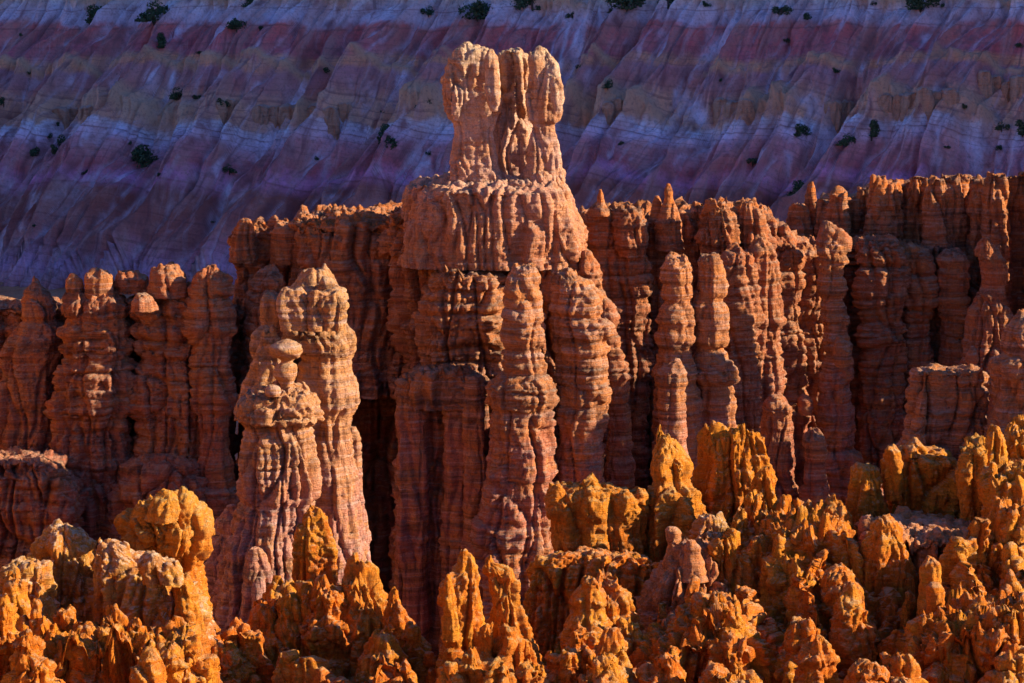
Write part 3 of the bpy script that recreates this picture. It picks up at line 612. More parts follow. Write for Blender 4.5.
hoodoo('hoodoo', 'wide shadowed hoodoo in the middle of the left group, orange knobs on top', 'hoodoo', [
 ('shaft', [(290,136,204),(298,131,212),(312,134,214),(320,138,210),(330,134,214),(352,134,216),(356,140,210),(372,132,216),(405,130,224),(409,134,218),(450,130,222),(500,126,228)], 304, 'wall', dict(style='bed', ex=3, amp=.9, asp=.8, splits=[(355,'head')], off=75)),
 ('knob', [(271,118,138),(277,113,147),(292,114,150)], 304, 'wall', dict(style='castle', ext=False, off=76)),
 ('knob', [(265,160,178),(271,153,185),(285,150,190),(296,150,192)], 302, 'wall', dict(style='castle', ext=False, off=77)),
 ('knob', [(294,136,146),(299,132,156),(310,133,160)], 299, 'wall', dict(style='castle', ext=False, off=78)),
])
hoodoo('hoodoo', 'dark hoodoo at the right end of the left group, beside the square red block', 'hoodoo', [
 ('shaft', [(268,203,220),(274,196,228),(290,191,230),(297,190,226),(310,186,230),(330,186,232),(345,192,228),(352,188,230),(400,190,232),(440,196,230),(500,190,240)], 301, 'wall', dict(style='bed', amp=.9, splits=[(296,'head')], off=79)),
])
hoodoo('ridge_wall', 'low dark wall of rock closing the gaps behind the left hoodoo group', 'rock wall', [
 ('wall', [(304,-60,50),(308,-80,235),(340,-80,238),(560,-80,240)], 312, 'wall', dict(style='bed', ex=8, dy=4, res=.26, off=170, jag=.5)),
])
hoodoo('rock_block', 'square red block with a ragged flat top, behind the large front-left hoodoo', 'rock block', [
 ('block', [(223,238,290),(228,234,297),(250,228,298),(264,230,297),(270,240,300),(290,235,300),(400,234,305),(500,230,310)], 316, 'wall', dict(style='cliff', ex=4, asp=.5, off=80, amp=.8)),
 ('fin', [(221,240,252),(227,235,256),(246,232,258),(262,230,260)], 311, 'wall', dict(style='cliff', ext=False, off=81)),
 ('fin', [(224,276,290),(228,270,297),(246,272,298),(264,272,296)], 311, 'wall', dict(style='castle', ext=False, off=82)),
 ('buttress', [(268,258,274),(280,250,284),(310,248,286),(360,246,286),(500,240,295)], 306, 'wall', dict(style='bed', off=83)),
])
hoodoo('rock_buttress', 'low dark mound with steep pinkish front at the far left below the hoodoo group', 'rock buttress', [
 ('mound', [(455,0,44),(466,-20,66),(480,-20,78),(488,-20,86),(494,-20,86),(560,-20,90),(640,-20,92)], 296, 'wall', dict(style='cliff', ex=5, dy=5, off=84, jag=.4)),
])
hoodoo('rock_buttress', 'dark rounded foot of rock in deep shade between the left mound and the front hoodoo', 'rock buttress', [
 ('mound', [(452,140,180),(462,120,205),(480,110,215),(560,104,222),(640,100,228)], 301, 'wall', dict(style='shaft', off=85, jag=.3)),
])
# ---------------------------------------------------------------- large front-left hoodoo group
hoodoo('hoodoo', 'large sunlit double-headed hoodoo rising at front left, clustered knobs over banded neck', 'hoodoo', [
 ('shaft', [(322,290,340),(331,286,350),(340,284,353),(349,286,353),(355,298,350),(359,302,349),(363,297,350),(370,300,348),(374,296,351),(383,297,355),(390,296,358),(402,299,357),(410,304,354),(416,302,350),(440,302,352),(470,300,354),(480,297,358),(492,300,360),(510,298,364),(530,296,366),(560,292,369),(640,286,374)], 258, 'pink',
   dict(style='castle', amp=.8, splits=[(353,'collar'),(404,'neck')], off=90)),
 ('knob', [(289,281,303),(293,278,307),(300,277,309),(316,278,309),(330,282,307)], 253, 'pink', dict(style='castle', ext=False, off=91, ex=4.5, asp=.8, jag=.5, res=.13)),
 ('knob', [(291,311,340),(295,309,343),(304,308,346),(318,309,345),(330,310,343)], 253, 'pink', dict(style='castle', ext=False, off=92, ex=4.5, asp=.8, jag=.5, res=.13)),
 ('knob', [(293,334,342),(298,332,347),(312,333,348),(322,335,345)], 257, 'pink', dict(style='castle', ext=False, off=93, ex=3.5, jag=.5)),
 ('crest', [(271,302,326),(276,298,332),(283,294,336),(290,286,342),(300,284,344),(330,288,342)], 259, 'pink', dict(style='castle', ext=False, off=94, jag=.7)),
 ('crest', [(276,322,330),(281,318,337),(290,318,342),(300,316,344)], 256, 'pink', dict(style='castle', ext=False, off=95, jag=.5)),
 ('knob', [(293,265,274),(299,260,281),(315,260,282),(330,262,280)], 260, 'pink', dict(style='castle', ext=False, off=96, ex=3.5, jag=.5)),
 ('knob', [(328,258,268),(334,252,276),(346,250,280),(358,254,280)], 259, 'pink', dict(style='castle', ext=False, off=97, ex=3.5, jag=.5)),
 ('shaft', [(426,346,356),(436,344,361),(470,346,362),(500,350,364),(560,352,372),(640,352,378)], 262, 'pink', dict(style='shaft', off=98)),
])
hoodoo('hoodoo', 'stout front-left hoodoo with a ribbed dome cap over a pink fluted shaft', 'hoodoo', [
 ('shaft', [(384,276,296),(388,262,307),(393,246,314),(400,236,319),(410,232,322),(417,232,322),(420,236,318),(423,244,311),(430,243,311),(446,240,313),(460,238,316),(480,238,317),(494,238,316),(502,240,310),(510,236,312),(522,232,312),(540,224,314),(560,218,318),(600,212,322),(660,206,326)], 250, 'pink',
   dict(style='castle', amp=.8, splits=[(423,'cap'),(498,'shaft')], ex=3.0, off=100, res=.13)),
 ('shoulder', [(330,262,276),(345,258,284),(360,252,290),(380,243,292),(398,237,294),(415,234,292)], 254, 'pink', dict(style='castle', off=101, ext=False)),
 ('flank', [(505,226,236),(520,216,246),(545,209,252),(560,206,256),(640,200,262)], 253, 'pink', dict(style='shaft', off=102)),
 ('flank', [(548,250,262),(556,244,270),(580,240,276),(640,236,284)], 245, 'pink', dict(style='shaft', off=103)),
 ('pinnacle', [(580,256,262),(586,252,266),(610,250,268),(660,246,274)], 243, 'pink', dict(style='castle', off=104)),
])
hoodoo('mushroom_rock', 'slim mushroom rock with egg-shaped head perched on the dome-capped front-left hoodoo', 'mushroom rock', [
 ('neck', [(340,281,292),(343,273,299),(347,270,304),(352,270,304),(356,273,300),(359,280,294),(362,282,292),(365,277,297),(370,273,298),(376,274,297),(380,278,294),(384,281,293),(392,280,295)], 249.5, 'pink', dict(style='knob', splits=[(361,'head')], ext=False, amp=.7, off=105)),
])
hoodoo('boulder', 'small round boulder resting on the ribbed dome cap beside the mushroom rock', 'boulder', [
 ('rock', [(385,268,276),(388,265,280),(392,264,281),(396,267,279)], 247, 'pink', dict(style='knob', ext=False, off=106)),
])
# ---------------------------------------------------------------- foreground ridge (ground under the front spires)
fx = np.linspace(-75, 80, 420); fy = np.linspace(150, 252, 240)
FX, FY = np.meshgrid(fx, fy)
crest_px = np.interp(CX+F*FX/225., [0, 210, 330, 450, 530, 650, 800, 1024], [690, 700, 720, 740, 720, 665, 645, 620])
zc = at(0, crest_px, 226.0)[1]
zf = at(0, 860, 158.0)[1]
FZ = np.where(FY < 226, zf+(zc-zf)*np.clip((FY-158)/68, -.2, 1), zc-(FY-226)*3.2)
PF = np.stack([FX, FY, FZ], -1)
PF[..., 2] += 2.2*(np.abs(nz(PF, 1/7., 1/40.))-.3)*2+1.0*np.abs(nz(PF, 1/2.6, 1/9., 4))+.4*fbm(PF, 1/1.2, 2, 8)
PF[..., 2] = np.maximum(PF[..., 2], FLOOR-1)
fo = mesh_grid('foreground_slope', PF, M['fore']); fo['kind'] = 'structure'

def add_pinnacles(t, items, mat, part='pinnacle', style='fore', seed=1):
    """items: (x, top row, top half width, foot half width, height in rows, Y)"""
    rs = np.random.RandomState(seed)
    for i, (x, y, a, b, h, Y) in enumerate(items):
        if i >= 8 and i % 4: continue
        rock(part, pinn(x, y, a*1.25 if part == 'pinnacle' else a, b*1.5 if part == 'pinnacle' else b, h, rs, rs.uniform(-.8, .8)), Y, M[mat], t, style=style, off=seed*3+i, res=.12, amp=rs.uniform(1.0, 1.5))
FO = dict(style='fore', res=.12)
def fo_(**k): d = dict(FO); d.update(k); return d

def fill(t, x0, x1, crest, mat, seed, rows=((213, 0), (209, 56), (205, 112)), step=44, maxn=60):
    """ranks of ragged fins running down towards the viewpoint; crest: [(x, row)] of the farthest rank"""
    rs = np.random.RandomState(seed); cx_, cy_ = zip(*crest); n = 0
    for Y, dn in rows:
        x = x0+rs.uniform(-step*.6, step*.4)
        while x < x1 and n < maxn:
            y = np.interp(x, cx_, cy_)+dn+rs.uniform(-14, 14); k = rs.rand()
            if k < .65: dx, dyw, dr = rs.uniform(40, 100), rs.uniform(3, 9), rs.uniform(50, 125)      # descends to the right, towards us
            elif k < .85: dx, dyw, dr = rs.uniform(60, 120), rs.uniform(-1, 3), rs.uniform(-8, 20)      # stands across the view
            else: dx, dyw, dr = -rs.uniform(15, 40), rs.uniform(6, 12), rs.uniform(40, 80)
            if y < 700:
                fin('fin', (x, y, Y), (x+dx, y+dr, Y-dyw), M[mat], t, thick=rs.uniform(.7, 1.4), slope=rs.uniform(.05, .13), drop=rs.uniform(15, 20), jag=rs.uniform(1.6, 3.0), seed=seed*17+n, bow=rs.uniform(-1.5, 1.5), amp=rs.uniform(.9, 1.3)); n += 1
            x += step*rs.uniform(.6, 1.4)
# left boulders
t = hoodoo('boulder_tower', 'grey-crusted rounded crag at lower left with a sloping pale top', 'rock crag', [
 ('crag', [(524,56,70),(528,50,80),(536,43,90),(546,39,98),(558,35,102),(572,32,106),(588,30,111),(610,30,112),(640,28,114),(683,26,116)], 203, 'forepale', fo_(off=1, ex=2.5, jag=.5)),
 ('rib', [(556,96,104),(564,92,110),(590,92,113),(640,92,114)], 199, 'forepale', fo_(off=2)),
])
t = hoodoo('boulder_tower', 'orange shoulder crag with crusted ledges beside the yellow-topped tower at lower left', 'rock crag', [
 ('crag', [(539,103,112),(544,97,124),(552,96,134),(560,98,150),(566,100,176),(580,102,192),(600,104,204),(620,106,212),(660,104,216),(700,100,218)], 200, 'forepale', fo_(off=3, ex=3, jag=.5)),
 ('ledge', [(556,146,160),(562,140,178),(574,142,186),(584,146,184)], 195.5, 'forepale', fo_(off=4, ext=False)),
 ('rib', [(576,178,188),(590,174,196),(630,174,206),(683,172,212)], 196, 'foreyel', fo_(off=5)),
])
t = hoodoo('boulder_tower', 'yellow-crusted overhanging tower with a pointed fin on top, tallest rock at lower left', 'rock tower', [
 ('tower', [(496,156,180),(502,142,194),(510,132,203),(516,122,207),(524,117,209),(534,117,207),(546,120,205),(552,132,201),(562,140,200),(575,140,202),(600,142,208),(640,140,214),(683,140,216)], 206, 'foreyel', fo_(off=6, ex=2.6, splits=[(550,'head')], jag=.6)),
 ('fin', [(488,183,188),(493,180,193),(502,178,198),(515,178,203),(530,180,206)], 204, 'foreyel', fo_(off=7, ext=False)),
 ('fin', [(490,164,171),(496,156,176),(506,148,180),(518,142,184)], 202, 'foreyel', fo_(off=8, ext=False)),
 ('fin', [(500,137,142),(505,132,146),(516,130,148)], 203, 'foreyel', fo_(off=9, ext=False)),
])
t = hoodoo('crag', 'low pale-topped crag at the left edge above small orange spires', 'rock crag', [
 ('crag', [(561,14,36),(566,4,46),(576,-4,54),(590,-8,58),(620,-10,60),(683,-12,62)], 197, 'forepale', fo_(off=10, ex=3, jag=.5)),
 ('rib', [(571,8,18),(578,2,24),(610,0,28),(683,-4,32)], 193, 'foreyel', fo_(off=11)),
])
add_pinnacles(t, [(17,574,6,14,110,188),(36,596,4,12,100,186),(3,600,6,16,110,184)], 'fore', seed=2)
t = hoodoo('spire_row', 'row of sharp small orange spires along the bottom left corner', 'rock spires', [
 ('ridge', [(636,0,190),(646,-20,205),(683,-30,225),(740,-30,240)], 184, 'fore', fo_(off=12, ex=4, dy=3, jag=1.4)),
])
add_pinnacles(t, [(66,609,6,16,100,188),(112,606,5,14,110,187),(134,624,7,16,90,186),(46,618,5,14,90,185),(88,628,6,14,80,183),(165,646,9,18,70,182),(182,640,7,14,60,183),(22,630,7,15,80,180),(150,655,8,14,50,179),
                  (100,650,7,16,60,178),(60,655,8,18,60,176),(8,652,8,16,60,176),(36,668,8,16,60,173),(130,668,9,16,60,173),(204,655,6,12,60,184)], 'fore', seed=3)
fill(t, -10, 215, [(0,650),(60,640),(120,640),(215,672)], 'fore', 31, rows=((187,0),(183,40)))
# centre-left
t = hoodoo('spire', 'smooth orange slab spire in front of the front-left hoodoo, rounded yellow tip', 'rock spire', [
 ('spire', [(503,309,316),(509,304,322),(520,298,328),(536,293,333),(550,290,336),(580,289,338),(640,286,342)], 232, 'fore', fo_(off=14, asp=.55, ex=2.6)),
])
t = hoodoo('ridge_crag', 'jagged orange ridge with a blunt head and a thin finger, bottom centre-left', 'rock ridge', [
 ('ridge', [(598,264,340),(606,256,352),(625,246,372),(650,232,400),(683,214,424),(740,200,440)], 207, 'fore', fo_(off=15, ex=3, dy=4, jag=1.2)),
 ('crown', [(567,351,361),(571,345,369),(578,342,373),(590,342,377),(604,340,386),(630,336,396),(683,330,410)], 203, 'foreyel', fo_(off=16)),
 ('finger', [(587,391,397),(592,389,400),(600,388,401),(612,386,406),(630,382,414),(683,376,430)], 201, 'fore', fo_(off=17, asp=.8)),
])
add_pinnacles(t, [(325,586,9,20,110,202),(306,590,8,18,100,203),(286,598,9,18,100,203),(268,606,7,16,90,203),(235,624,7,14,80,200),(250,628,7,14,80,199),(222,640,8,16,70,198),(206,656,7,16,50,197),(412,624,5,12,70,199),
                  (424,637,6,12,70,197),(300,640,9,18,70,197),(340,640,8,18,70,196),(378,636,7,16,70,196),(268,655,8,18,60,194),(320,664,8,16,60,192),(360,668,9,18,60,192),(400,660,7,14,60,193),(435,650,5,9,50,195)], 'fore', seed=4)
fill(t, 215, 440, [(215,655),(260,625),(340,620),(400,640),(440,670)], 'fore', 32, rows=((198,4),(194,44)))
# twin spires
t = hoodoo('twin_spires', 'pair of tall jagged orange spires standing alone at the bottom, left of centre', 'rock spires', [
 ('spire', [(552,461,468),(557,459,474),(566,457,479),(574,448,481),(582,444,483),(600,441,485),(640,440,488),(700,438,494)], 196, 'fore', fo_(off=18)),
 ('spire', [(559,485,492),(564,483,496),(568,483,512),(578,484,520),(590,486,518),(600,487,520),(620,488,528),(650,488,538),(683,486,552),(720,486,560)], 198, 'foreyel', fo_(off=19)),
 ('finger', [(576,445,450),(582,442,453),(600,440,458),(640,438,462)], 193, 'fore', fo_(off=20, ext=False)),
])
add_pinnacles(t, [(487,624,6,12,80,190),(509,626,8,12,80,190),(524,640,6,11,60,191),(470,650,6,14,60,188),(500,660,7,14,50,186),(452,664,6,12,50,187),(530,660,8,16,60,188)], 'foreyel', seed=5)
# block + mound
t = hoodoo('rock_block', 'golden layered block with a boulder crown, perched on a brown mound at centre', 'rock block', [
 ('block', [(486,556,612),(491,547,636),(497,544,647),(508,543,650),(514,545,650),(519,549,648),(530,550,649),(545,551,648),(550,556,646),(560,562,650),(580,560,660)], 226, 'foreyel', fo_(off=21, ex=4, asp=.5, jag=.8, amp=.55)),
 ('crown', [(477,588,597),(481,582,602),(488,578,606),(494,578,608)], 225.5, 'foreyel', fo_(off=22, ext=False)),
 ('crown', [(489,612,622),(493,606,632),(503,606,638)], 225.5, 'foreyel', fo_(off=23, ext=False)),
 ('crown', [(484,549,560),(490,545,566),(500,544,570)], 225, 'foreyel', fo_(off=24, ext=False)),
 ('crown', [(490,638,644),(494,634,648),(504,634,650)], 225.5, 'foreyel', fo_(off=25, ext=False)),
 ('mound', [(553,556,640),(557,536,654),(562,528,664),(572,525,672),(600,522,680),(650,518,690),(700,515,700)], 218, 'fore', fo_(off=26, ex=3, asp=.35, jag=.3)),
])
t = hoodoo('spire', 'flame-shaped orange spire with a narrow pointed tip, right of the golden block', 'rock spire', [
 ('spire', [(426,659,665),(430,657,669),(437,656,671),(443,658,676),(450,652,683),(460,650,688),(468,650,690),(478,653,690),(484,650,692),(489,645,698),(500,641,702),(530,640,704),(600,636,712)], 227, 'foreyel', fo_(off=27, splits=[(483,'head')])),
])
t = hoodoo('crag', 'tall blunt orange crag with a notched flat top, right of the flame-shaped spire', 'rock crag', [
 ('crag', [(434,707,758),(439,703,765),(450,702,768),(465,700,769),(480,697,772),(500,692,778),(530,688,784),(600,680,792)], 230, 'fore', fo_(off=28, ex=3, asp=.6, jag=1.1)),
 ('crown', [(430,716,726),(435,712,732),(448,708,736)], 230, 'fore', fo_(off=29, ext=False)),
 ('crown', [(432,738,750),(437,733,757),(450,730,762)], 230, 'fore', fo_(off=30, ext=False)),
])
t = hoodoo('debris_cone', 'smooth pinkish sloping cone with two little knobs on its crest, below the flame spire', 'rock cone', [
 ('cone', [(540,680,702),(548,672,712),(560,662,722),(575,652,730),(595,640,738),(620,628,745),(683,610,752)], 214, 'slopepink', fo_(off=31, amp=1.2, jag=.8)),
 ('knob', [(526,667,676),(530,664,681),(538,665,681),(544,668,679),(556,664,684),(570,660,690)], 215, 'slopepink', dict(style='knob', res=.16, off=32, ext=False)),
 ('knob', [(541,688,695),(546,684,700),(554,685,700),(562,682,704),(580,678,710)], 212, 'slopepink', dict(style='knob', res=.16, off=33, ext=False)),
])
t = hoodoo('crag', 'small grey-headed cone in front of the notched crag, its sides lit orange', 'rock crag', [
 ('crag', [(510,707,715),(515,702,721),(522,697,728),(534,692,732),(550,690,736),(620,684,744)], 219, 'forepale', fo_(off=34)),
])
# front centre ridges
t = hoodoo('ridge_crag', 'jagged orange ridge of crusted knobs descending to the bottom edge right of centre', 'rock ridge', [
 ('ridge', [(600,700,730),(612,690,742),(630,660,756),(650,630,768),(683,600,780),(740,590,790)], 200, 'fore', fo_(off=35, ex=2.6, dy=4, jag=1.3)),
])
add_pinnacles(t, [(604,569,8,18,110,204),(590,580,6,12,60,202),(588,624,7,14,70,196),(577,630,6,12,70,195),(618,596,6,14,90,203),(628,620,7,14,80,200),(612,634,8,16,60,192),(562,650,8,16,50,192),(600,655,7,16,50,189),
                  (710,574,7,16,110,205),(722,590,7,14,100,203),(700,596,8,18,90,202),(684,606,8,16,80,201),(668,618,7,16,80,199),(650,626,8,16,70,198),(738,608,7,16,90,201),(730,630,8,18,80,197),(750,640,7,16,80,196),
                  (708,634,7,16,70,194),(690,645,8,16,60,192),(664,655,8,16,60,190),(636,660,8,16,50,189),(575,668,8,14,50,188),(545,672,6,12,40,190),(720,665,8,16,50,188),(748,672,8,16,50,187),(650,680,9,16,50,184)], 'fore', seed=6)
fill(t, 560, 765, [(560,660),(600,640),(700,590),(765,590)], 'fore', 33, rows=((206,-10),(201,36),(196,80)))
t = hoodoo('ridge_crag', 'craggy orange slope of crusted pinnacles between the notched crag and grey flat ledge', 'rock ridge', [
 ('ridge', [(520,770,830),(532,755,850),(560,745,870),(600,735,890),(660,730,900),(720,725,905)], 217, 'fore', fo_(off=36, ex=3, dy=6, jag=1.3)),
 ('crown', [(501,828,836),(505,823,841),(515,812,846),(530,804,852),(560,800,858)], 221, 'foreyel', fo_(off=37)),
 ('crown', [(521,832,842),(525,828,848),(535,828,850),(560,824,854)], 215, 'fore', fo_(off=38)),
])
add_pinnacles(t, [(754,490,7,16,140,222),(764,470,7,14,150,224),(742,508,7,14,100,220),(772,520,8,16,120,219),(790,516,8,18,120,220),(805,528,7,16,110,218),(758,540,8,16,110,214),(780,552,8,18,100,212),(800,556,8,18,90,211),(822,545,8,16,110,212),
                  (846,540,7,16,100,212),(860,556,7,16,90,211),(838,570,8,16,90,207),(812,584,8,18,90,205),(790,590,7,16,90,205),(768,584,8,16,90,207),(850,590,7,16,80,204),(870,600,7,14,80,204),(884,590,6,13,80,206),(828,608,8,18,80,201),
                  (800,620,8,18,80,198),(776,626,8,18,70,198),(854,626,8,16,70,198),(878,632,8,16,70,197),(818,645,8,16,60,193),(795,655,8,16,60,192),(844,660,8,18,60,190),(772,660,8,16,60,191),(870,665,8,16,50,189),(815,676,9,18,50,186),(786,500,5,12,100,223)], 'fore', seed=7)
fill(t, 735, 895, [(735,520),(800,530),(850,555),(895,610)], 'fore', 34)
# right upper crags
t = hoodoo('crag', 'rounded orange double crag like a clenched fist, above the grey flat ledge at right', 'rock crag', [
 ('lobe', [(464,857,868),(469,851,877),(478,848,882),(492,849,884),(505,849,886),(520,846,890),(560,844,892)], 226, 'fore', fo_(off=40, jag=.3)),
 ('lobe', [(448,890,930),(453,886,950),(462,884,958),(478,884,959),(495,886,956),(510,888,955),(524,884,956),(560,880,960)], 228, 'fore', fo_(off=41, ex=3, asp=.7, jag=.4)),
 ('knob', [(442,909,918),(446,903,925),(456,900,929)], 227.5, 'fore', fo_(off=42, ext=False)),
 ('knob', [(446,888,894),(451,884,901),(466,883,904),(500,886,904)], 225.5, 'fore', fo_(off=43, ext=False)),
])
t = hoodoo('rock_ledge', 'flat grey-topped ledge with a dark undercut face, below the fist-shaped crag', 'rock ledge', [
 ('ledge', [(524,872,974),(527,866,979),(534,863,981),(545,866,980),(552,872,978),(580,872,982),(640,866,988)], 217, 'slopepink', dict(style='fore', res=.16, ex=3.5, dy=7, jag=.3, off=44, splits=[(540,'top')])),
 ('cone', [(514,879,889),(520,873,897),(530,867,904),(545,863,910),(575,858,918)], 212, 'fore', fo_(off=45, amp=.6, jag=.6)),
])
t = hoodoo('crag', 'large golden crag rising in steps to the right edge, behind the small front spires', 'rock crag', [
 ('crag', [(452,968,1060),(460,962,1070),(480,956,1080),(520,954,1090),(560,952,1090),(600,950,1090)], 226, 'foreyel', fo_(off=46, ex=3, dy=8, jag=.8)),
 ('crown', [(424,1010,1030),(430,1004,1040),(440,998,1050),(470,994,1055)], 225, 'fore', fo_(off=47)),
 ('crown', [(426,989,998),(432,985,1004),(445,983,1008),(475,980,1010)], 222, 'fore', fo_(off=48)),
 ('buttress', [(468,992,1030),(474,984,1050),(500,982,1060),(540,980,1065),(600,978,1065)], 218, 'fore', fo_(off=49, ex=3, asp=.5)),
 ('buttress', [(446,966,980),(452,961,988),(480,958,990),(540,956,990)], 221, 'foreyel', fo_(off=50)),
])
add_pinnacles(t, [(1002,498,6,13,110,213),(1018,505,7,14,110,212),(986,520,6,14,100,213),(972,530,6,14,90,214)], 'fore', seed=8)
fill(t, 985, 1040, [(985,500),(1040,480)], 'fore', 36, rows=((214,10),(210,44)))
t = hoodoo('spire', 'bright smooth orange finger spire standing alone before the dark ledge face at right', 'rock spire', [
 ('spire', [(558,926,934),(562,921,939),(568,919,941),(580,920,940),(600,918,942),(640,912,950)], 205, 'fore', fo_(off=51, amp=.5)),
 ('knob', [(582,930,938),(586,926,944),(594,926,944),(610,926,944)], 201, 'fore', fo_(off=52, style='knob')),
])
t = hoodoo('ridge_crag', 'broken orange ridge with dark crusted tops filling the bottom right corner', 'rock ridge', [
 ('ridge', [(606,960,1030),(614,930,1045),(634,900,1060),(660,890,1070),(720,880,1080)], 200, 'fore', fo_(off=53, ex=3, dy=5, jag=1.3)),
])
add_pinnacles(t, [(962,572,6,14,120,208),(972,580,6,14,110,207),(950,590,7,16,100,206),(996,540,7,16,130,211),(1010,556,7,16,120,210),(1022,540,7,16,120,210),(984,600,7,16,100,204),(1000,606,7,16,100,203),(1018,612,8,16,90,202),
                  (910,590,6,13,90,206),(898,604,7,15,90,205),(904,622,7,16,80,200),(926,620,8,16,80,199),(948,622,8,18,80,199),(970,626,8,16,80,198),(992,640,8,18,70,195),(1015,648,8,18,70,194),(936,645,8,16,60,194),(914,650,8,16,60,193),
                  (960,655,8,18,60,191),(895,655,8,16,60,192),(980,670,8,16,50,188),(1008,676,8,18,50,187),(930,674,8,16,50,187),(900,678,8,16,50,186),(955,680,8,16,50,185)], 'fore', seed=9)
fill(t, 890, 1040, [(890,615),(960,600),(1040,590)], 'fore', 35, rows=((207,-14),(202,34),(197,80)))

# ---------------------------------------------------------------- outcrops on the far slope
def outcrop(label, x0, x1, y0, y1, seed, n=3):
    rs = np.random.RandomState(seed); p = on_slope((x0+x1)/2, (y0+y1)/2); Y = p[1]-1.0
    t = thing('rock_outcrop', label, 'rock outcrop', (x0+x1)/2, (y0+y1)/2, Y)
    w_ = (x1-x0)/n
    for i in range(n):
        xc = x0+w_*(i+.5); a = w_*.72; y = y0+rs.uniform(0, .3)*(y1-y0)
        q = on_slope(xc, (y0+y1)/2)
        rock('face', [(y,xc-a*.5,xc+a*.5),(y+2,xc-a*.85,xc+a*.85),(y0+(y1-y0)*.6,xc-a,xc+a),(y1,xc-a*1.05,xc+a*1.05),(y1+25,xc-a*1.05,xc+a*1.05)], q[1]+1.5+rs.uniform(-.6,.6), M['outcrop'], t, style='castle', ext=False, res=.3, dy=3.6, ex=4, off=seed+i, jag=.5)
M['outcrop'] = rock_mat('outcrop_rock', -80, -20, [(0, (.70, .42, .26)), (1, (.74, .48, .30))], (.74, .42, .24), (.60, .50, .44), pale=(.80, .62, .50), pale_amt=.3, stain_amt=.6, stain=(.20, .09, .07), strat=.3)
outcrop('single stubby tan outcrop on the far slope just right of the castle tower', 602, 622, 98, 127, 1, 2)
outcrop('row of short tan cliffs on the far slope, left of the castle head', 254, 350, 102, 126, 2, 7)
outcrop('small tan outcrop high on the far slope near the left side, under two shrubs', 218, 235, 96, 126, 3, 2)
outcrop('rounded tan outcrop on the far slope toward the left edge', 52, 96, 100, 128, 4, 3)
outcrop('dark lone rock fang left of the right-hand cliffs on the far slope', 878, 891, 92, 124, 5, 1)
outcrop('low row of tan cliffs on the far slope at right, beside the dark fang', 892, 955, 87, 112, 6, 5)
outcrop('tall tan cliffs on the far slope near the right edge', 978, 1024, 70, 108, 7, 4)
outcrop('faint weathered tan bluff on the far slope midway between castle and right cliffs', 826, 852, 94, 120, 8, 2)
outcrop('small worn tan bluff on the far slope above the fin wall spires', 716, 752, 98, 120, 9, 3)

# ---------------------------------------------------------------- shrubs on the far slope
def leaf_mat():
    m, nt, b, geo = new_mat('shrub_leaves')
    c = mix(nt, mr(nt, noise_n(nt, geo.outputs['Position'], 1.5, 3), .35, .65), (.03, .065, .035), (.07, .11, .05))
    nt.links.new(c, b.inputs['Base Color']); return m
def bark_mat():
    m, nt, b, geo = new_mat('bark')
    nt.links.new(mix(nt, noise_n(nt, geo.outputs['Position'], 6, 3), (.06, .04, .03), (.12, .09, .07)), b.inputs['Base Color']); return m
M['leaf'] = leaf_mat(); M['bark'] = bark_mat()
def shrub_mesh(seed, n):
    rs = np.random.RandomState(seed); k = 7
    cl = rs.normal(size=(k, 3))*[.42, .42, .22]+[0, 0, .55]; cr = rs.uniform(.3, .5, k)
    ci = rs.randint(0, k, n); d = rs.normal(size=(n, 3)); d /= np.linalg.norm(d, axis=1)[:, None]
    c = cl[ci]+d*(cr[ci]*rs.uniform(.6, 1.05, n))[:, None]; c[:, 2] = np.maximum(c[:, 2], .05)
    a = rs.normal(size=(n, 3)); a /= np.linalg.norm(a, axis=1)[:, None]; b = np.cross(a, d); b /= np.maximum(np.linalg.norm(b, axis=1)[:, None], 1e-6)
    s = rs.uniform(.05, .11, n)[:, None]
    V = np.stack([c-a*s-b*s*.6, c+a*s-b*s*.6, c+a*s*.7+b*s*.6, c-a*s*.7+b*s*.6], 1).reshape(-1, 3)
    me = bpy.data.meshes.new('crown'); me.from_pydata(V.tolist(), [], [(4*i, 4*i+1, 4*i+2, 4*i+3) for i in range(n)]); me.materials.append(M['leaf'])
    return me
def trunk_mesh(seed):
    rs = np.random.RandomState(seed); V = []; Fc = []
    for j in range(4):
        dx, dy = (0, 0) if j == 0 else rs.uniform(-.35, .35, 2)
        for lv, (h, r) in enumerate([(-.35, .09), (.2, .06), (.75, .025)]):
            for q in range(6):
                aa = q*math.pi/3; V.append((dx*max(h, 0)+r*math.cos(aa), dy*max(h, 0)+r*math.sin(aa), h))
        o_ = j*18
        for lv in range(2):
            for q in range(6): Fc.append((o_+lv*6+q, o_+lv*6+(q+1) % 6, o_+lv*6+6+(q+1) % 6, o_+lv*6+6+q))
    me = bpy.data.meshes.new('trunk'); me.from_pydata(V, [], Fc); me.materials.append(M['bark']); return me
CR = [shrub_mesh(i, 700) for i in range(4)]; TR = [trunk_mesh(i) for i in range(4)]
def shrub(px, py, rpx, label, i, group=None):
    p = on_slope(px, py+rpx*.6); s = rpx/F*p[1]*1.5
    t = bpy.data.objects.new('shrub', None); sc.collection.objects.link(t); t.location = p.tolist(); t.scale = (s, s, s*.95); t.rotation_euler = (0, 0, i*1.3)
    t['label'] = label; t['category'] = 'shrub'
    if group: t['group'] = group
    for nm, me in (('crown', CR[i % 4]), ('trunk', TR[i % 4])):
        o = bpy.data.objects.new(nm, me); sc.collection.objects.link(o); o.parent = t
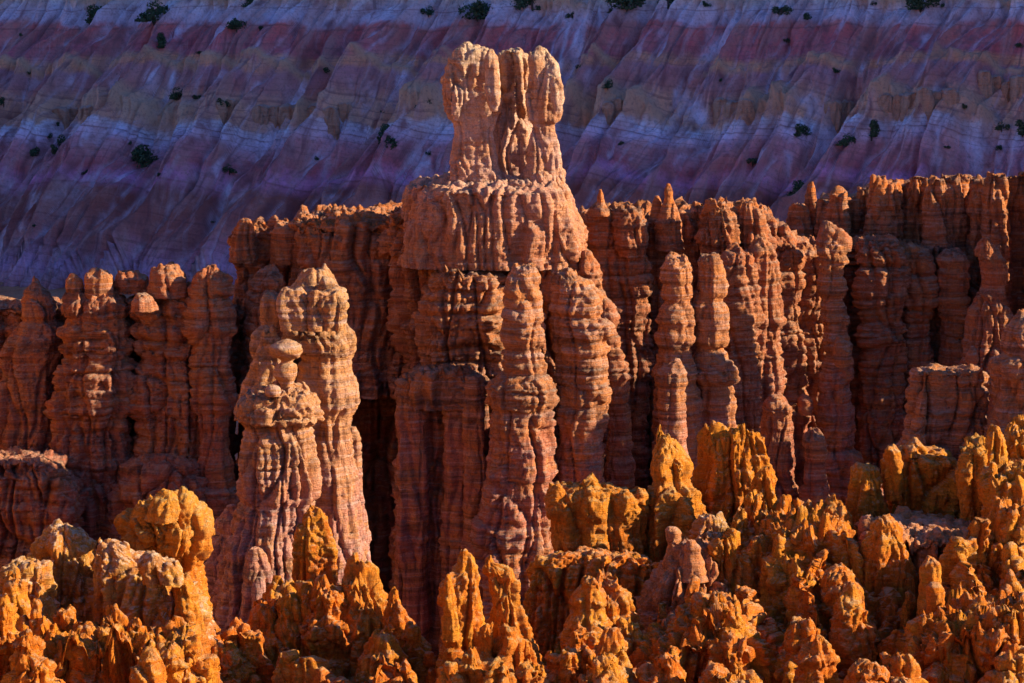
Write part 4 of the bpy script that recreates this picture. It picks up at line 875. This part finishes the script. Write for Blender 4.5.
SH = [(90,17,10,'round dark shrub near the top left corner of the far slope'),
 (154,14,12,'larger bushy dark shrub on the far slope right of the top left corner shrub'),
 (159,43,8,'round shrub directly below the large bushy one at upper left'),
 (236,25,7,'small flat shrub at upper left, above the tan row of cliffs'),
 (250,2,8,'shrub cut by the top edge of the picture, upper left'),
 (179,95,7,'small round shrub alone in the middle of the left far slope'),
 (221,104,5,'tiny shrub on top of the small tan outcrop at left'),
 (303,132,5,'small shrub on the pale band below the row of short tan cliffs'),
 (145,158,12,'big dark spreading shrub on the left far slope above the hoodoo group'),
 (65,143,7,'shrub at left in a cluster, the upper one'),
 (56,151,5,'small shrub just left below the cluster shrub at left'),
 (32,152,6,'shrub beside the gully near the left edge'),
 (4,103,5,'small shrub at the left edge, half way up the far slope'),
 (229,170,5,'tiny shrub in the wide gully left of the castle base'),
 (389,141,12,'large round dark shrub on the far slope beside the castle head, left of it'),
 (477,11,12,'biggest dark shrub at the top, above the castle left head'),
 (533,4,10,'dark shrub cut by the top edge above the castle right head'),
 (428,12,5,'small flat shrub left of the biggest top shrub'),
 (572,16,4,'tiny shrub right of the castle, near the top'),
 (626,2,11,'wide dark shrub at the top edge right of the castle'),
 (668,2,9,'dark shrub at the top edge right of the wide one'),
 (607,85,5,'small shrub just above the stubby tan outcrop by the castle'),
 (583,67,4,'tiny shrub close to the right shoulder of the castle head'),
 (920,2,12,'broad dark shrub at the top edge near the right'),
 (796,132,7,'shrub on the pale band at right, left one of the loose row'),
 (846,141,7,'tall shrub in the gully left of the dark rock fang'),
 (871,131,9,'dark wide shrub at the foot of the dark rock fang'),
 (753,162,5,'small shrub low on the slope above the fin wall'),
 (796,190,9,'greenish shrub low on the slope just left of the lone pointed spire'),
 (1002,127,5,'small shrub under the tall tan cliffs at right'),
 (1022,130,8,'dark shrub at the right edge below the tall tan cliffs'),
 (782,11,6,'upright shrub near the top, right of the middle'),
 (82,95+110,0,''),
 (807,17,4,'tiny shrub near the top right of the upright one'),
 (949,36,0,'')]
k = 0
for px, py, r, lb in SH:
    if r: shrub(px, py, r, lb, k); k += 1
rs = np.random.RandomState(12)
for i in range(46):
    px, py = rs.uniform(0, 1024), rs.uniform(4, 235)
    if (430 < px < 585) or (py > 160 and px > 570): continue
    shrub(px, py, rs.uniform(1.6, 3.2), 'very small dark shrub dotted on the far striped slope', i, 'very small shrubs dotted over the far slope')

print('verts', NV[0])
